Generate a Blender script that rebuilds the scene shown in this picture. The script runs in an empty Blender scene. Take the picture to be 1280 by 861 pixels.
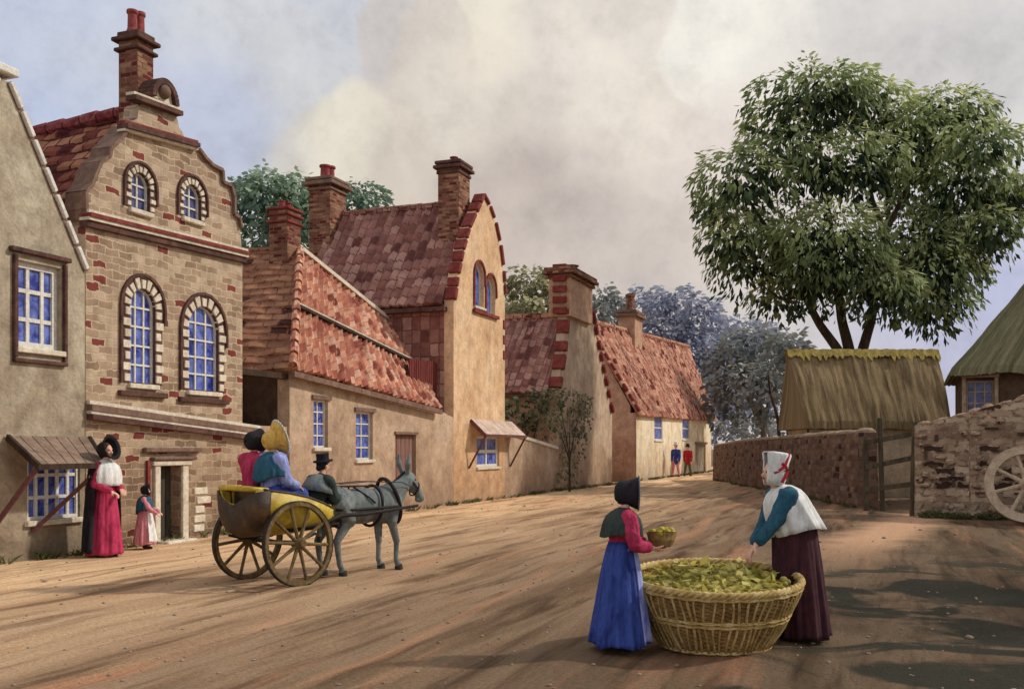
import bpy, bmesh, math, random
import numpy as np
from mathutils import Vector, Matrix, noise
from mathutils.geometry import tessellate_polygon
random.seed(7); rng = np.random.default_rng(7)
S = bpy.context.scene; COL = S.collection
R = math.radians
FPX, HX, HY, EYE = 1250.0, 640.0, 560.0, 1.65

# ------------------------------------------------------------------ helpers
def srgb(c):
    return tuple(((v/255)/12.92 if v/255 <= .04045 else (((v/255)+.055)/1.055)**2.4) for v in c) + (1,)

def pt(px, py, Y):
    return Vector(((px-HX)/FPX*Y, Y, EYE-(py-HY)/FPX*Y))

class Frame:
    """vertical facade plane: u runs along it, w sticks out of it, z is up"""
    def __init__(s, o, d):
        s.o = Vector((o[0], o[1])); s.d = Vector(d).normalized(); s.n = Vector((s.d.y, -s.d.x))
    def P(s, u, w, z):
        p = s.o+s.d*u+s.n*w
        return Vector((p.x, p.y, z))
    def uz(s, px, py, w=0.0):
        o = s.o+s.n*w; r = (px-HX)/FPX
        u = (r*o.y-o.x)/(s.d.x-r*s.d.y)
        Y = o.y+s.d.y*u
        return u, EYE-(py-HY)/FPX*Y
F = Frame((-6.7, 15.9), (.3552, .9348))

def Zp_(py, Y): return EYE-(py-HY)/FPX*Y
class MB:
    def __init__(s): s.v = []; s.f = []; s.uv = {}; s.smooth = False
    def add(s, vs, fs, uvs=None):
        b = len(s.v); s.v += [tuple(v) for v in vs]
        s.f += [tuple(i+b for i in f) for f in fs]
        if uvs is not None:
            for i, t in enumerate(uvs): s.uv[b+i] = t
        return s
    def hexa(s, p):          # 8 points: bottom 4 ccw, top 4
        return s.add(p, [(3,2,1,0),(4,5,6,7),(0,1,5,4),(1,2,6,5),(2,3,7,6),(3,0,4,7)])
    def fbox(s, fr, u0, u1, w0, w1, z0, z1):
        P = fr.P
        return s.hexa([P(u0,w1,z0),P(u1,w1,z0),P(u1,w0,z0),P(u0,w0,z0),P(u0,w1,z1),P(u1,w1,z1),P(u1,w0,z1),P(u0,w0,z1)])
    def box(s, c, size, rot=None):
        c = Vector(c); hx, hy, hz = [a/2 for a in size]
        M = rot if rot is not None else Matrix.Identity(3)
        q = [(-hx,-hy,-hz),(hx,-hy,-hz),(hx,hy,-hz),(-hx,hy,-hz),(-hx,-hy,hz),(hx,-hy,hz),(hx,hy,hz),(-hx,hy,hz)]
        return s.hexa([c+M@Vector(a) for a in q])
    def beam(s, a, b, t, h, up=(0,0,1)):   # rectangular bar from a to b
        a, b = Vector(a), Vector(b); d = (b-a); L = d.length; d.normalize()
        sd = d.cross(Vector(up))
        if sd.length < 1e-4: sd = Vector((1,0,0))
        sd.normalize(); upv = sd.cross(d)
        M = Matrix((sd, d, upv)).transposed()
        return s.box((a+b)/2, (t, L, h), M)
    def prism(s, fr, outer, w0, w1, holes=()):   # polygon in (u,z), between w0 (back) and w1 (front)
        loops = [list(outer)]+[list(h) for h in holes]
        tri = tessellate_polygon([[Vector((a[0], a[1], 0)) for a in l] for l in loops])
        flat = [a for l in loops for a in l]; n = len(flat)
        vs = [fr.P(a[0], w1, a[1]) for a in flat]+[fr.P(a[0], w0, a[1]) for a in flat]
        fs = []
        for t in tri:
            a, b, c = [flat[i] for i in t]
            ar = (b[0]-a[0])*(c[1]-a[1])-(b[1]-a[1])*(c[0]-a[0])
            if abs(ar) < 1e-10: continue
            t = tuple(t) if ar > 0 else tuple(reversed(t))
            fs.append(t); fs.append(tuple(i+n for i in reversed(t)))
        k = 0
        for li, l in enumerate(loops):
            m = len(l)
            ar = sum(l[i][0]*l[(i+1)%m][1]-l[(i+1)%m][0]*l[i][1] for i in range(m))
            for i in range(m):
                a, b = k+i, k+(i+1)%m
                q = (a, a+n, b+n, b)
                if (ar > 0) != (li == 0): q = q[::-1]
                fs.append(q)
            k += m
        return s.add(vs, fs)
    def tube(s, pts, rad, n=8, caps=True):
        pts = [Vector(p) for p in pts]; m = len(pts)
        rad = rad if isinstance(rad, (list, tuple)) else [rad]*m
        vs = []; fs = []; ref = Vector((.13,.21,.97))
        for i, p in enumerate(pts):
            t = (pts[min(i+1, m-1)]-pts[max(i-1, 0)]).normalized()
            a = t.cross(ref)
            if a.length < .05: a = t.cross(Vector((1,0,0)))
            a.normalize(); b = t.cross(a)
            for k in range(n):
                th = 2*math.pi*k/n
                vs.append(p+(a*math.cos(th)+b*math.sin(th))*rad[i])
        for i in range(m-1):
            for k in range(n):
                a, b = i*n+k, i*n+(k+1)%n
                fs.append((a, b, b+n, a+n))
        if caps:
            fs.append(tuple(reversed(range(n)))); fs.append(tuple((m-1)*n+k for k in range(n)))
        return s.add(vs, fs)
    def ellip(s, c, r, M=None, nu=16, nv=10):
        c = Vector(c); vs = []; fs = []
        M = M if M is not None else Matrix.Identity(3)
        for j in range(nv+1):
            ph = math.pi*j/nv
            for i in range(nu):
                th = 2*math.pi*i/nu
                vs.append(c+M@Vector((r[0]*math.sin(ph)*math.cos(th), r[1]*math.sin(ph)*math.sin(th), r[2]*math.cos(ph))))
        for j in range(nv):
            for i in range(nu):
                a, b = j*nu+i, j*nu+(i+1)%nu
                fs.append((a, a+nu, b+nu, b))
        return s.add(vs, fs)
    def cap(s, a, b, ra, rb):       # tapered capsule
        a, b = Vector(a), Vector(b); d = (b-a); L = max(d.length, 1e-5); d = d/L
        pts = []; rs = []
        for k in range(4):
            t = math.pi/2*k/4; pts.append(a-d*ra*math.cos(t)); rs.append(max(ra*math.sin(t), ra*.05))
        for k in range(5):
            t = k/4; pts.append(a+d*L*t); rs.append(ra+(rb-ra)*t)
        for k in range(1, 5):
            t = math.pi/2*k/4; pts.append(b+d*rb*math.sin(t)); rs.append(max(rb*math.cos(t), rb*.05))
        return s.tube(pts, rs, 12)
    def lathe(s, prof, n=32, c=(0,0,0), ax=(0,0,1), ref=(1,0,0), sx=1.0, sy=1.0, fold=None, a0=0, a1=2*math.pi):
        c = Vector(c); ax = Vector(ax).normalized(); x = Vector(ref); x = (x-ax*x.dot(ax)).normalized(); y = ax.cross(x)
        vs = []; fs = []; full = abs(a1-a0-2*math.pi) < 1e-6; m = n if full else n+1
        for j, (r, h) in enumerate(prof):
            for i in range(m):
                th = a0+(a1-a0)*i/n
                rr = r*(fold(th, j/(len(prof)-1)) if fold else 1)
                vs.append(c+x*(rr*math.cos(th)*sx)+y*(rr*math.sin(th)*sy)+ax*h)
        for j in range(len(prof)-1):
            for i in range(n):
                a, b = j*m+i, j*m+(i+1)%m
                if not full and i+1 > n: continue
                fs.append((a, b, b+m, a+m))
        return s.add(vs, fs)
    def build(s, name, m, parent=None, smooth=False, solid=0, bevel=0, remesh=0, sm=0):
        me = bpy.data.meshes.new(name)
        me.from_pydata(s.v, [], s.f); me.validate()
        if not remesh and solid == 0:
            pass
        uvl = me.uv_layers.new(name='UVMap')
        Z = Vector((0,0,1))
        for p in me.polygons:
            nn = p.normal
            t = Z.cross(nn)
            t = Vector((1,0,0)) if t.length < .05 else t.normalized()
            b = nn.cross(t)
            for li in p.loop_indices:
                vi = me.loops[li].vertex_index
                if vi in s.uv: uvl.data[li].uv = s.uv[vi]
                else:
                    co = me.vertices[vi].co; uvl.data[li].uv = (co.dot(t), co.dot(b))
        o = bpy.data.objects.new(name, me); COL.objects.link(o)
        if remesh:
            mod = o.modifiers.new('r', 'REMESH'); mod.mode = 'VOXEL'; mod.voxel_size = remesh; mod.use_smooth_shade = True
            if sm:
                q = o.modifiers.new('s', 'SMOOTH'); q.factor = .6; q.iterations = sm
        if solid:
            q = o.modifiers.new('t', 'SOLIDIFY'); q.thickness = solid; q.offset = 0
        if bevel:
            q = o.modifiers.new('b', 'BEVEL'); q.width = bevel; q.segments = 1; q.limit_method = 'ANGLE'; q.angle_limit = .7
        if remesh or solid:
            bpy.context.view_layer.update()
            dg = bpy.context.evaluated_depsgraph_get()
            m2 = bpy.data.meshes.new_from_object(o.evaluated_get(dg))
            o.modifiers.clear(); o.data = m2; m2.name = name; me = m2
        if smooth or remesh:
            me.polygons.foreach_set('use_smooth', [True]*len(me.polygons))
        me.materials.clear(); me.materials.append(m)
        if parent is not None: attach(o, parent)
        return o

LOCAL = [False]
def attach(o, parent):
    o.parent = parent
    if not LOCAL[0] and parent.type == 'EMPTY': o.matrix_parent_inverse = parent.matrix_basis.inverted()
def thing(name, label, cat, loc=(0,0,0), rz=0, group=None):
    o = bpy.data.objects.new(name, None); COL.objects.link(o); o.empty_display_size = .2
    o.location = loc; o.rotation_euler = (0,0,rz)
    tag(o, label, cat, group)
    return o
def tag(o, label=None, cat=None, group=None, kind=None):
    if label: o['label'] = label
    if cat: o['category'] = cat
    if group: o['group'] = group
    if kind: o['kind'] = kind
    return o
def setlabel(o, l): o['label'] = l; return o

# ------------------------------------------------------------------ materials
def nodes(name):
    m = bpy.data.materials.new(name); m.use_nodes = True; nt = m.node_tree
    b = nt.nodes['Principled BSDF']
    return m, nt, nt.nodes, nt.links, b
def ramp(N, stops, interp='LINEAR'):
    r = N.new('ShaderNodeValToRGB'); r.color_ramp.interpolation = interp
    e = r.color_ramp.elements
    while len(e) > 1: e.remove(e[-1])
    e[0].position = stops[0][0]; e[0].color = stops[0][1]
    for p, c in stops[1:]:
        x = e.new(p); x.color = c
    return r
def mixc(N, L, a, b, fac, mode='MIX'):
    x = N.new('ShaderNodeMix'); x.data_type = 'RGBA'; x.blend_type = mode
    for k, v in ((6, a), (7, b), (0, fac)):
        if hasattr(v, 'links'): L.new(v, x.inputs[k])
        else: x.inputs[k].default_value = v
    return x.outputs[2]
def noisen(N, L, vec, scale, detail=5, rough=.6, dist=0.0):
    n = N.new('ShaderNodeTexNoise'); n.inputs['Scale'].default_value = scale; n.inputs['Detail'].default_value = detail
    n.inputs['Roughness'].default_value = rough; n.inputs['Distortion'].default_value = dist
    if vec is not None: L.new(vec, n.inputs['Vector'])
    return n
def coordv(N, L, kind, scale=(1,1,1), rot=(0,0,0)):
    if kind == 'POS': o = N.new('ShaderNodeNewGeometry').outputs['Position']
    elif kind == 'UV': o = N.new('ShaderNodeTexCoord').outputs['UV']
    else: o = N.new('ShaderNodeTexCoord').outputs['Object']
    if rot != (0,0,0):
        m = N.new('ShaderNodeMapping'); m.inputs['Rotation'].default_value = rot; L.new(o, m.inputs['Vector']); o = m.outputs[0]
    if scale != (1,1,1):
        m = N.new('ShaderNodeMapping'); m.inputs['Scale'].default_value = scale; L.new(o, m.inputs['Vector']); o = m.outputs[0]
    return o
def bump(N, L, b, h, strength, dist=.02):
    x = N.new('ShaderNodeBump'); x.inputs['Strength'].default_value = strength; x.inputs['Distance'].default_value = dist
    L.new(h, x.inputs['Height']); L.new(x.outputs[0], b.inputs['Normal'])
def damp(N, L, c):
    """rising damp and splashed mud on the lower wall, rain streaks above"""
    P = N.new('ShaderNodeNewGeometry').outputs['Position']; sx = N.new('ShaderNodeSeparateXYZ'); L.new(P, sx.inputs[0])
    n = noisen(N, L, P, 1.1, 6, .65, .3); a = N.new('ShaderNodeMath'); a.operation = 'MULTIPLY_ADD'; L.new(n.outputs[0], a.inputs[0]); a.inputs[1].default_value = -2.4; L.new(sx.outputs[2], a.inputs[2])
    mr = N.new('ShaderNodeMapRange'); mr.inputs['From Min'].default_value = -1.2; mr.inputs['From Max'].default_value = 1.5; L.new(a.outputs[0], mr.inputs['Value'])
    r = ramp(N, [(0, (.52,.47,.44,1)), (.3, (.72,.66,.62,1)), (.7, (.9,.87,.85,1)), (1, (1,1,1,1))]); L.new(mr.outputs[0], r.inputs[0])
    c = mixc(N, L, c, r.outputs[0], .85, 'MULTIPLY')
    v = coordv(N, L, 'POS', (1,1,.12)); n2 = noisen(N, L, v, 2.6, 6, .65); r2 = ramp(N, [(.34, (.74,.71,.69,1)), (.48, (1,1,1,1)), (.7, (1.06,1.05,1.03,1))]); L.new(n2.outputs[0], r2.inputs[0])
    return mixc(N, L, c, r2.outputs[0], .6, 'MULTIPLY')
DAMP = {'lime_render','ochre_render','yellow_render','cream_limewash','rose_render','rubble_brick'}
def blotch(name, cols, scale=1.5, rough=.9, kind='POS', stretch=(1,1,1), rot=(0,0,0), bmp=.4, bd=.02, dist=1.0, fine=1, finesc=22, spec=.2):
    """mottled natural surface: large soft patches, mid blotches and a fine grain"""
    m, nt, N, L, b = nodes(name)
    v = coordv(N, L, kind, stretch, rot)
    n1 = noisen(N, L, v, scale, 6, .62, dist)
    k = len(cols)
    r = ramp(N, [(.3+.4*i/(k-1) if k > 1 else .5, srgb(c)) for i, c in enumerate(cols)])
    L.new(n1.outputs[0], r.inputs[0])
    n2 = noisen(N, L, v, scale*5.3, 5, .65)
    r2 = ramp(N, [(.3, (.62,.6,.6,1)), (.55, (1,1,1,1)), (.75, (1.2,1.18,1.14,1))]); L.new(n2.outputs[0], r2.inputs[0])
    c = mixc(N, L, r.outputs[0], r2.outputs[0], .75*fine, 'MULTIPLY')
    n3 = noisen(N, L, v, finesc*scale, 3, .7)
    r3 = ramp(N, [(.35, (.7,.7,.7,1)), (.6, (1.08,1.08,1.08,1))]); L.new(n3.outputs[0], r3.inputs[0])
    c = mixc(N, L, c, r3.outputs[0], .5*fine, 'MULTIPLY')
    if name in DAMP: c = damp(N, L, c)
    L.new(c, b.inputs['Base Color']); b.inputs['Roughness'].default_value = rough
    b.inputs['Specular IOR Level'].default_value = spec
    ad = N.new('ShaderNodeMath'); ad.operation = 'ADD'; L.new(n2.outputs[0], ad.inputs[0]); L.new(n3.outputs[0], ad.inputs[1])
    bump(N, L, b, ad.outputs[0], bmp, bd)
    return m
def masonry(name, cols, mortar, bw, bh, accent=None, acc=.08, msize=.012, wob=.02, bmp=.6, mort_fac=.8, offset=.5):
    """bricks or tiles laid in UV metres, each one its own tone"""
    m, nt, N, L, b = nodes(name)
    v0 = coordv(N, L, 'UV')
    nz = noisen(N, L, v0, 3.5, 4, .6)
    va = N.new('ShaderNodeVectorMath'); va.operation = 'MULTIPLY_ADD'
    L.new(nz.outputs['Color'], va.inputs[0]); va.inputs[1].default_value = (wob*3,)*3; L.new(v0, va.inputs[2])
    def brick(c1, c2, seed):
        t = N.new('ShaderNodeTexBrick'); L.new(va.outputs[0], t.inputs['Vector'])
        t.inputs['Scale'].default_value = 1; t.inputs['Brick Width'].default_value = bw; t.inputs['Row Height'].default_value = bh
        t.inputs['Mortar Size'].default_value = msize; t.inputs['Mortar Smooth'].default_value = .3
        t.inputs['Color1'].default_value = c1; t.inputs['Color2'].default_value = c2; t.inputs['Mortar'].default_value = (.5,.5,.5,1)
        t.inputs['Bias'].default_value = 0; t.offset = offset; t.squash = 1.0
        return t
    t = brick((0,0,0,1), (1,1,1,1), 0)
    k = len(cols)
    if accent:
        stops = [((1-acc)*i/k, srgb(c)) for i, c in enumerate(cols)]+[(1-acc, srgb(accent))]
    else: stops = [(i/k, srgb(c)) for i, c in enumerate(cols)]
    r = ramp(N, stops, 'CONSTANT'); L.new(t.outputs['Color'], r.inputs[0])
    n2 = noisen(N, L, v0, 2.2, 6, .65, .6)
    r2 = ramp(N, [(.3, (.6,.57,.56,1)), (.55, (1,1,1,1)), (.72, (1.25,1.2,1.15,1))]); L.new(n2.outputs[0], r2.inputs[0])
    c = mixc(N, L, r.outputs[0], r2.outputs[0], .85, 'MULTIPLY')
    mf = N.new('ShaderNodeMath'); mf.operation = 'MULTIPLY'; L.new(t.outputs['Fac'], mf.inputs[0])
    n4 = noisen(N, L, v0, 6, 3, .6); r4 = ramp(N, [(.35, (.1,.1,.1,1)), (.6, (mort_fac,)*3+(1,))]); L.new(n4.outputs[0], r4.inputs[0])
    L.new(r4.outputs[0], mf.inputs[1])
    c = mixc(N, L, c, srgb(mortar), mf.outputs[0])
    n3 = noisen(N, L, v0, 45, 4, .7)
    r3 = ramp(N, [(.35, (.72,.72,.72,1)), (.6, (1.08,1.08,1.08,1))]); L.new(n3.outputs[0], r3.inputs[0])
    c = mixc(N, L, c, r3.outputs[0], .6, 'MULTIPLY')
    if name in DAMP: c = damp(N, L, c)
    L.new(c, b.inputs['Base Color']); b.inputs['Roughness'].default_value = .92; b.inputs['Specular IOR Level'].default_value = .15
    sb = N.new('ShaderNodeMath'); sb.operation = 'SUBTRACT'; L.new(n3.outputs[0], sb.inputs[0]); L.new(t.outputs['Fac'], sb.inputs[1])
    bump(N, L, b, sb.outputs[0], bmp, .02)
    return m
def cloth(name, c1, c2, sc=9, rough=.9, st=(1,1,.35)):
    return blotch(name, [c1, c2, c1], sc*.5, rough, 'OBJ', st, bmp=.5, bd=.01, fine=.8, finesc=14)
def glass(name, c1, c2):  # mottled blue base colour stands in for reflected sky
    m, nt, N, L, b = nodes(name)
    v = coordv(N, L, 'POS'); n = noisen(N, L, v, 4.5, 4, .6, .5)
    r = ramp(N, [(.35, srgb(c1)), (.62, srgb(c2))]); L.new(n.outputs[0], r.inputs[0]); L.new(r.outputs[0], b.inputs['Base Color'])
    b.inputs['Roughness'].default_value = .22; b.inputs['Specular IOR Level'].default_value = .4
    bump(N, L, b, n.outputs[0], .3, .02)
    return m
def leafmat(name, dark, mid, light, blue=None):
    m, nt, N, L, b = nodes(name)
    a = N.new('ShaderNodeAttribute'); a.attribute_name = 'tone'
    r = ramp(N, [(0, srgb(dark)), (.5, srgb(mid)), (1, srgb(light))]); L.new(a.outputs['Fac'], r.inputs[0])
    v = coordv(N, L, 'POS'); n = noisen(N, L, v, .6, 3); r2 = ramp(N, [(.35, (.7,.75,.8,1)), (.65, (1.2,1.15,1,1))]); L.new(n.outputs[0], r2.inputs[0])
    c = mixc(N, L, r.outputs[0], r2.outputs[0], .8, 'MULTIPLY')
    L.new(c, b.inputs['Base Color']); b.inputs['Roughness'].default_value = .7; b.inputs['Specular IOR Level'].default_value = .15
    tr = N.new('ShaderNodeBsdfTranslucent'); L.new(c, tr.inputs[0])
    mx = N.new('ShaderNodeMixShader'); mx.inputs[0].default_value = .3
    L.new(b.outputs[0], mx.inputs[1]); L.new(tr.outputs[0], mx.inputs[2])
    L.new(mx.outputs[0], N['Material Output'].inputs[0])
    return m

M = {}
M['render_l'] = blotch('lime_render', [(142,126,106),(170,156,134),(192,182,160)], .8, bmp=.5, bd=.03)
M['beige'] = blotch('ochre_render', [(172,146,122),(194,168,142),(210,186,160)], .55, bmp=.5, bd=.03)
M['yellow'] = blotch('yellow_render', [(206,164,124),(224,188,148),(234,206,172)], .5, bmp=.45, bd=.03)
M['cream'] = blotch('cream_limewash', [(222,196,158),(240,224,192),(246,234,208)], .4, bmp=.4, bd=.03)
M['pinkwall'] = blotch('rose_render', [(168,130,108),(196,158,132),(206,172,146)], .5, bmp=.4, bd=.03)
M['darkwall'] = blotch('dark_brown_wall', [(66,52,42),(88,70,56),(104,82,62)], 1.6, bmp=.5)  # plain dark brown for walls, panels and beams
M['stonebrick'] = masonry('rubble_brick', [(166,142,118),(182,158,132),(154,130,106),(190,168,142),(172,146,122),(198,176,150)], (206,188,162), .30, .125, (130,66,58), .06, .014, .055, mort_fac=.75)
M['stone'] = blotch('pale_limestone', [(200,186,162),(222,210,188),(236,226,206)], 3, bmp=.5)
M['darkstone'] = blotch('weathered_dark_moulding', [(70,50,46),(96,68,60),(120,88,76)], 3, bmp=.5)
M['band'] = blotch('brown_moulding', [(108,84,74),(128,102,88),(150,124,104)], 3, bmp=.5)
M['claret'] = blotch('claret_brick', [(104,46,42),(132,62,56),(150,84,74)], 3, bmp=.5)
M['redtile'] = masonry('plain_red_tiles', [(156,100,78),(138,80,64),(172,118,90),(122,64,56),(176,126,98),(146,94,74)], (70,36,34), .30, .25, (86,36,38), .14, .022, .02, mort_fac=.95)
M['browntile'] = masonry('brown_tiles', [(158,112,86),(146,100,76),(170,124,94),(154,108,82),(166,118,92)], (88,50,38), .42, .3, (78,44,36), .10, .022, .03, mort_fac=.9)
M['pantile'] = masonry('orange_pantiles', [(204,144,116),(192,126,102),(214,162,134),(176,108,90),(220,176,150)], (110,54,44), .26, .36, (140,78,64), .10, .02, .04, mort_fac=.7, offset=0)
M['purpletile'] = masonry('purple_brown_pantiles', [(174,128,114),(158,112,102),(186,144,130),(146,98,88),(190,146,132),(166,120,108)], (90,52,50), .3, .4, (112,70,64), .09, .022, .05, mort_fac=.55, offset=0)
M['farpantile'] = masonry('faded_pantiles', [(208,154,128),(192,134,112),(220,172,146),(178,116,98),(212,160,132)], (122,70,58), .34, .42, (116,60,52), .15, .03, .03, mort_fac=.8, offset=0)
M['ridge'] = blotch('claret_ridge_tile', [(110,44,50),(140,62,66),(176,120,112)], 5, bmp=.5)
M['chimbrick'] = masonry('chimney_brick', [(150,112,88),(132,90,72),(164,126,100),(118,74,62)], (96,64,54), .24, .085, (106,44,42), .2, .012, .015)
M['chimplaster'] = blotch('chimney_plaster', [(166,126,104),(190,152,124),(204,172,142)], 2, bmp=.4)
M['pot'] = blotch('red_clay_pot', [(120,52,54),(148,72,72),(164,96,90)], 6, bmp=.3)
M['glass'] = glass('blue_sky_glass', (36,46,128), (112,128,196))
M['glassdim'] = glass('dim_blue_glass', (48,50,92), (96,100,140))
M['frame'] = blotch('white_painted_wood', [(206,200,188),(226,222,212),(236,232,222)], 6, bmp=.3)
M['darkwood'] = blotch('dark_oak', [(46,36,30),(66,50,40),(86,66,50)], 4, .85, 'POS', (1,1,.2), bmp=.6)
M['greydoor'] = blotch('dark_grey_door', [(48,44,40),(70,64,56),(86,78,66)], 3, .85, 'POS', (3,3,.3), bmp=.6)
M['plumdoor'] = blotch('plum_door', [(118,88,80),(140,106,96),(152,120,106)], 3, .85, 'POS', (3,3,.3), bmp=.6)
M['greywood'] = blotch('weathered_grey_wood', [(110,98,82),(142,128,108),(166,150,128)], 4, .9, 'POS', (1,1,.3), bmp=.7)
M['gatewood'] = blotch('green_grey_gate_wood', [(66,60,48),(92,84,66),(112,100,80)], 4, .9, 'POS', (1,1,.3), bmp=.7)
M['redboard'] = blotch('red_stained_boards', [(92,40,38),(118,56,50),(134,72,62)], 4, .9, 'POS', (2,2,.3), bmp=.7)
M['awning'] = blotch('brown_board_awning', [(112,92,78),(140,118,102),(156,134,116)], 2.5, .9, bmp=.5)
M['awnpale'] = blotch('pale_pink_awning_boards', [(178,150,132),(206,182,164),(220,200,184)], 2.5, .9, bmp=.5)
M['awnbar'] = blotch('maroon_bar', [(98,60,58),(120,78,72)], 4)
M['thatch'] = blotch('old_thatch', [(104,86,62),(146,124,90),(172,150,110)], 1.3, .95, 'UV', (7,.6,1), bmp=1, bd=.05, dist=.3, finesc=8)
M['thatchg'] = blotch('mossy_thatch', [(92,90,66),(130,126,94),(160,152,118)], 1.1, .95, 'UV', (6,.5,1), bmp=1, bd=.05, dist=.3, finesc=8)
M['thatchtop'] = blotch('golden_thatch_ridge', [(140,120,70),(186,164,88),(210,190,122)], 4, .95, 'POS', (1,1,.35), bmp=1, bd=.05)
M['rubble'] = masonry('dark_rubble', [(128,104,88),(116,92,78),(140,114,96),(106,84,72),(132,106,88)], (90,70,60), .34, .17, (70,48,44), .1, .02, .06, mort_fac=.6, bmp=1)
M['rubble2'] = masonry('brown_rubble', [(190,166,140),(172,148,124),(202,180,154),(158,132,110),(184,160,134)], (110,88,74), .48, .17, (72,54,46), .12, .03, .11, mort_fac=.9, bmp=1)
M['bark'] = blotch('bark', [(58,48,38),(84,70,54),(104,88,68)], 5, .95, 'POS', (1,1,.3), bmp=1, bd=.04)
M['barkblue'] = blotch('bark_distant', [(96,94,90),(116,112,106)], 2, .95)

M['skin'] = blotch('skin', [(206,152,126),(222,172,146),(230,184,160)], 10, .55, 'OBJ', bmp=.1, fine=.3, spec=.35)
M['black'] = cloth('black_cloth', (26,24,28), (44,42,46))
M['purpledark'] = cloth('dark_plum_cloth', (40,26,44), (62,40,62))
M['magenta'] = cloth('crimson_cloth', (142,30,64), (190,62,96))
M['pink'] = cloth('rose_cloth', (196,96,116), (222,150,156))
M['white'] = cloth('white_linen', (206,208,204), (232,232,228))
M['bluec'] = cloth('blue_cloth', (24,34,92), (64,84,158))
M['bluelight'] = cloth('light_blue_cloth', (96,108,190), (160,170,220))
M['teal'] = cloth('teal_cloth', (26,66,88), (52,96,116))
M['maroon'] = cloth('maroon_cloth', (46,26,34), (78,44,50))
M['greenblack'] = cloth('bottle_green_cloth', (38,44,42), (62,70,66))
M['greycl'] = cloth('grey_cloth', (96,104,104), (130,138,136))
M['straw'] = cloth('straw_bonnet', (186,132,44), (222,184,98), 20)
M['olive'] = cloth('olive_cloth', (74,72,52), (104,98,66))
M['red'] = cloth('red_cloth', (150,22,42), (182,44,60))
M['cartyellow'] = blotch('yellow_coach_paint', [(150,122,34),(196,168,50),(220,198,104)], 3.5, .45, 'OBJ', bmp=.25, fine=.9, spec=.4)
M['cartdark'] = blotch('brown_leather', [(42,30,22),(66,46,28),(96,70,34)], 4, .5, 'OBJ', bmp=.4, spec=.4)
M['wheelwood'] = blotch('wheel_wood', [(78,62,42),(110,90,58),(142,120,80)], 8, .7, 'OBJ', bmp=.4)
M['iron'] = blotch('iron_tyre', [(38,34,30),(58,50,44)], 8, .6, 'OBJ', bmp=.4)
M['palewheel'] = blotch('pale_wheel_wood', [(170,148,124),(196,174,148),(212,192,168)], 6, .9, 'POS', bmp=.5)
M['hide'] = blotch('grey_donkey_hide', [(88,96,98),(116,122,120),(138,142,136)], 4, .85, 'OBJ', bmp=.5, bd=.01, finesc=30)
M['harness'] = blotch('dark_harness', [(30,26,26),(48,40,38)], 9, .5, 'OBJ')
M['hoof'] = blotch('hoof', [(40,36,34),(60,54,50)], 9, .6, 'OBJ')
M['wicker'] = blotch('wicker_strands', [(150,122,72),(196,166,104),(228,206,152)], 7, .8, 'OBJ', (1,1,.6), bmp=.6, bd=.01)
M['wickerdark'] = blotch('wicker_dark_weave', [(104,80,48),(148,118,72),(178,148,96)], 8, .85, 'OBJ', bmp=.6, bd=.01)  # darker tone of wicker for the bowl and the tub weave
M['grass'] = leafmat('grass_blade', (62,70,44), (92,96,60), (130,126,82))

# ------------------------------------------------------------------ camera, light, sky
cam = bpy.data.cameras.new('camera'); co = bpy.data.objects.new('camera', cam); COL.objects.link(co); S.camera = co
co.location = (0, 0, EYE); co.rotation_euler = (R(90), 0, 0)
cam.sensor_width = 36; cam.lens = FPX/1280*36; cam.shift_y = (HY-430.5)/1280; cam.clip_end = 3000; cam.clip_start = .1
SUN_AZ, SUN_EL = R(14), R(36)      # azimuth measured from +X towards +Y
sd = Vector((math.cos(SUN_AZ)*math.cos(SUN_EL), math.sin(SUN_AZ)*math.cos(SUN_EL), math.sin(SUN_EL)))
sun = bpy.data.lights.new('sun', 'SUN'); so = bpy.data.objects.new('sun', sun); COL.objects.link(so)
sun.energy = 2.7; sun.angle = R(2.5); sun.color = (1, .93, .82)
so.rotation_euler = sd.to_track_quat('Z', 'Y').to_euler(); so.location = (30, 10, 40)

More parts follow.
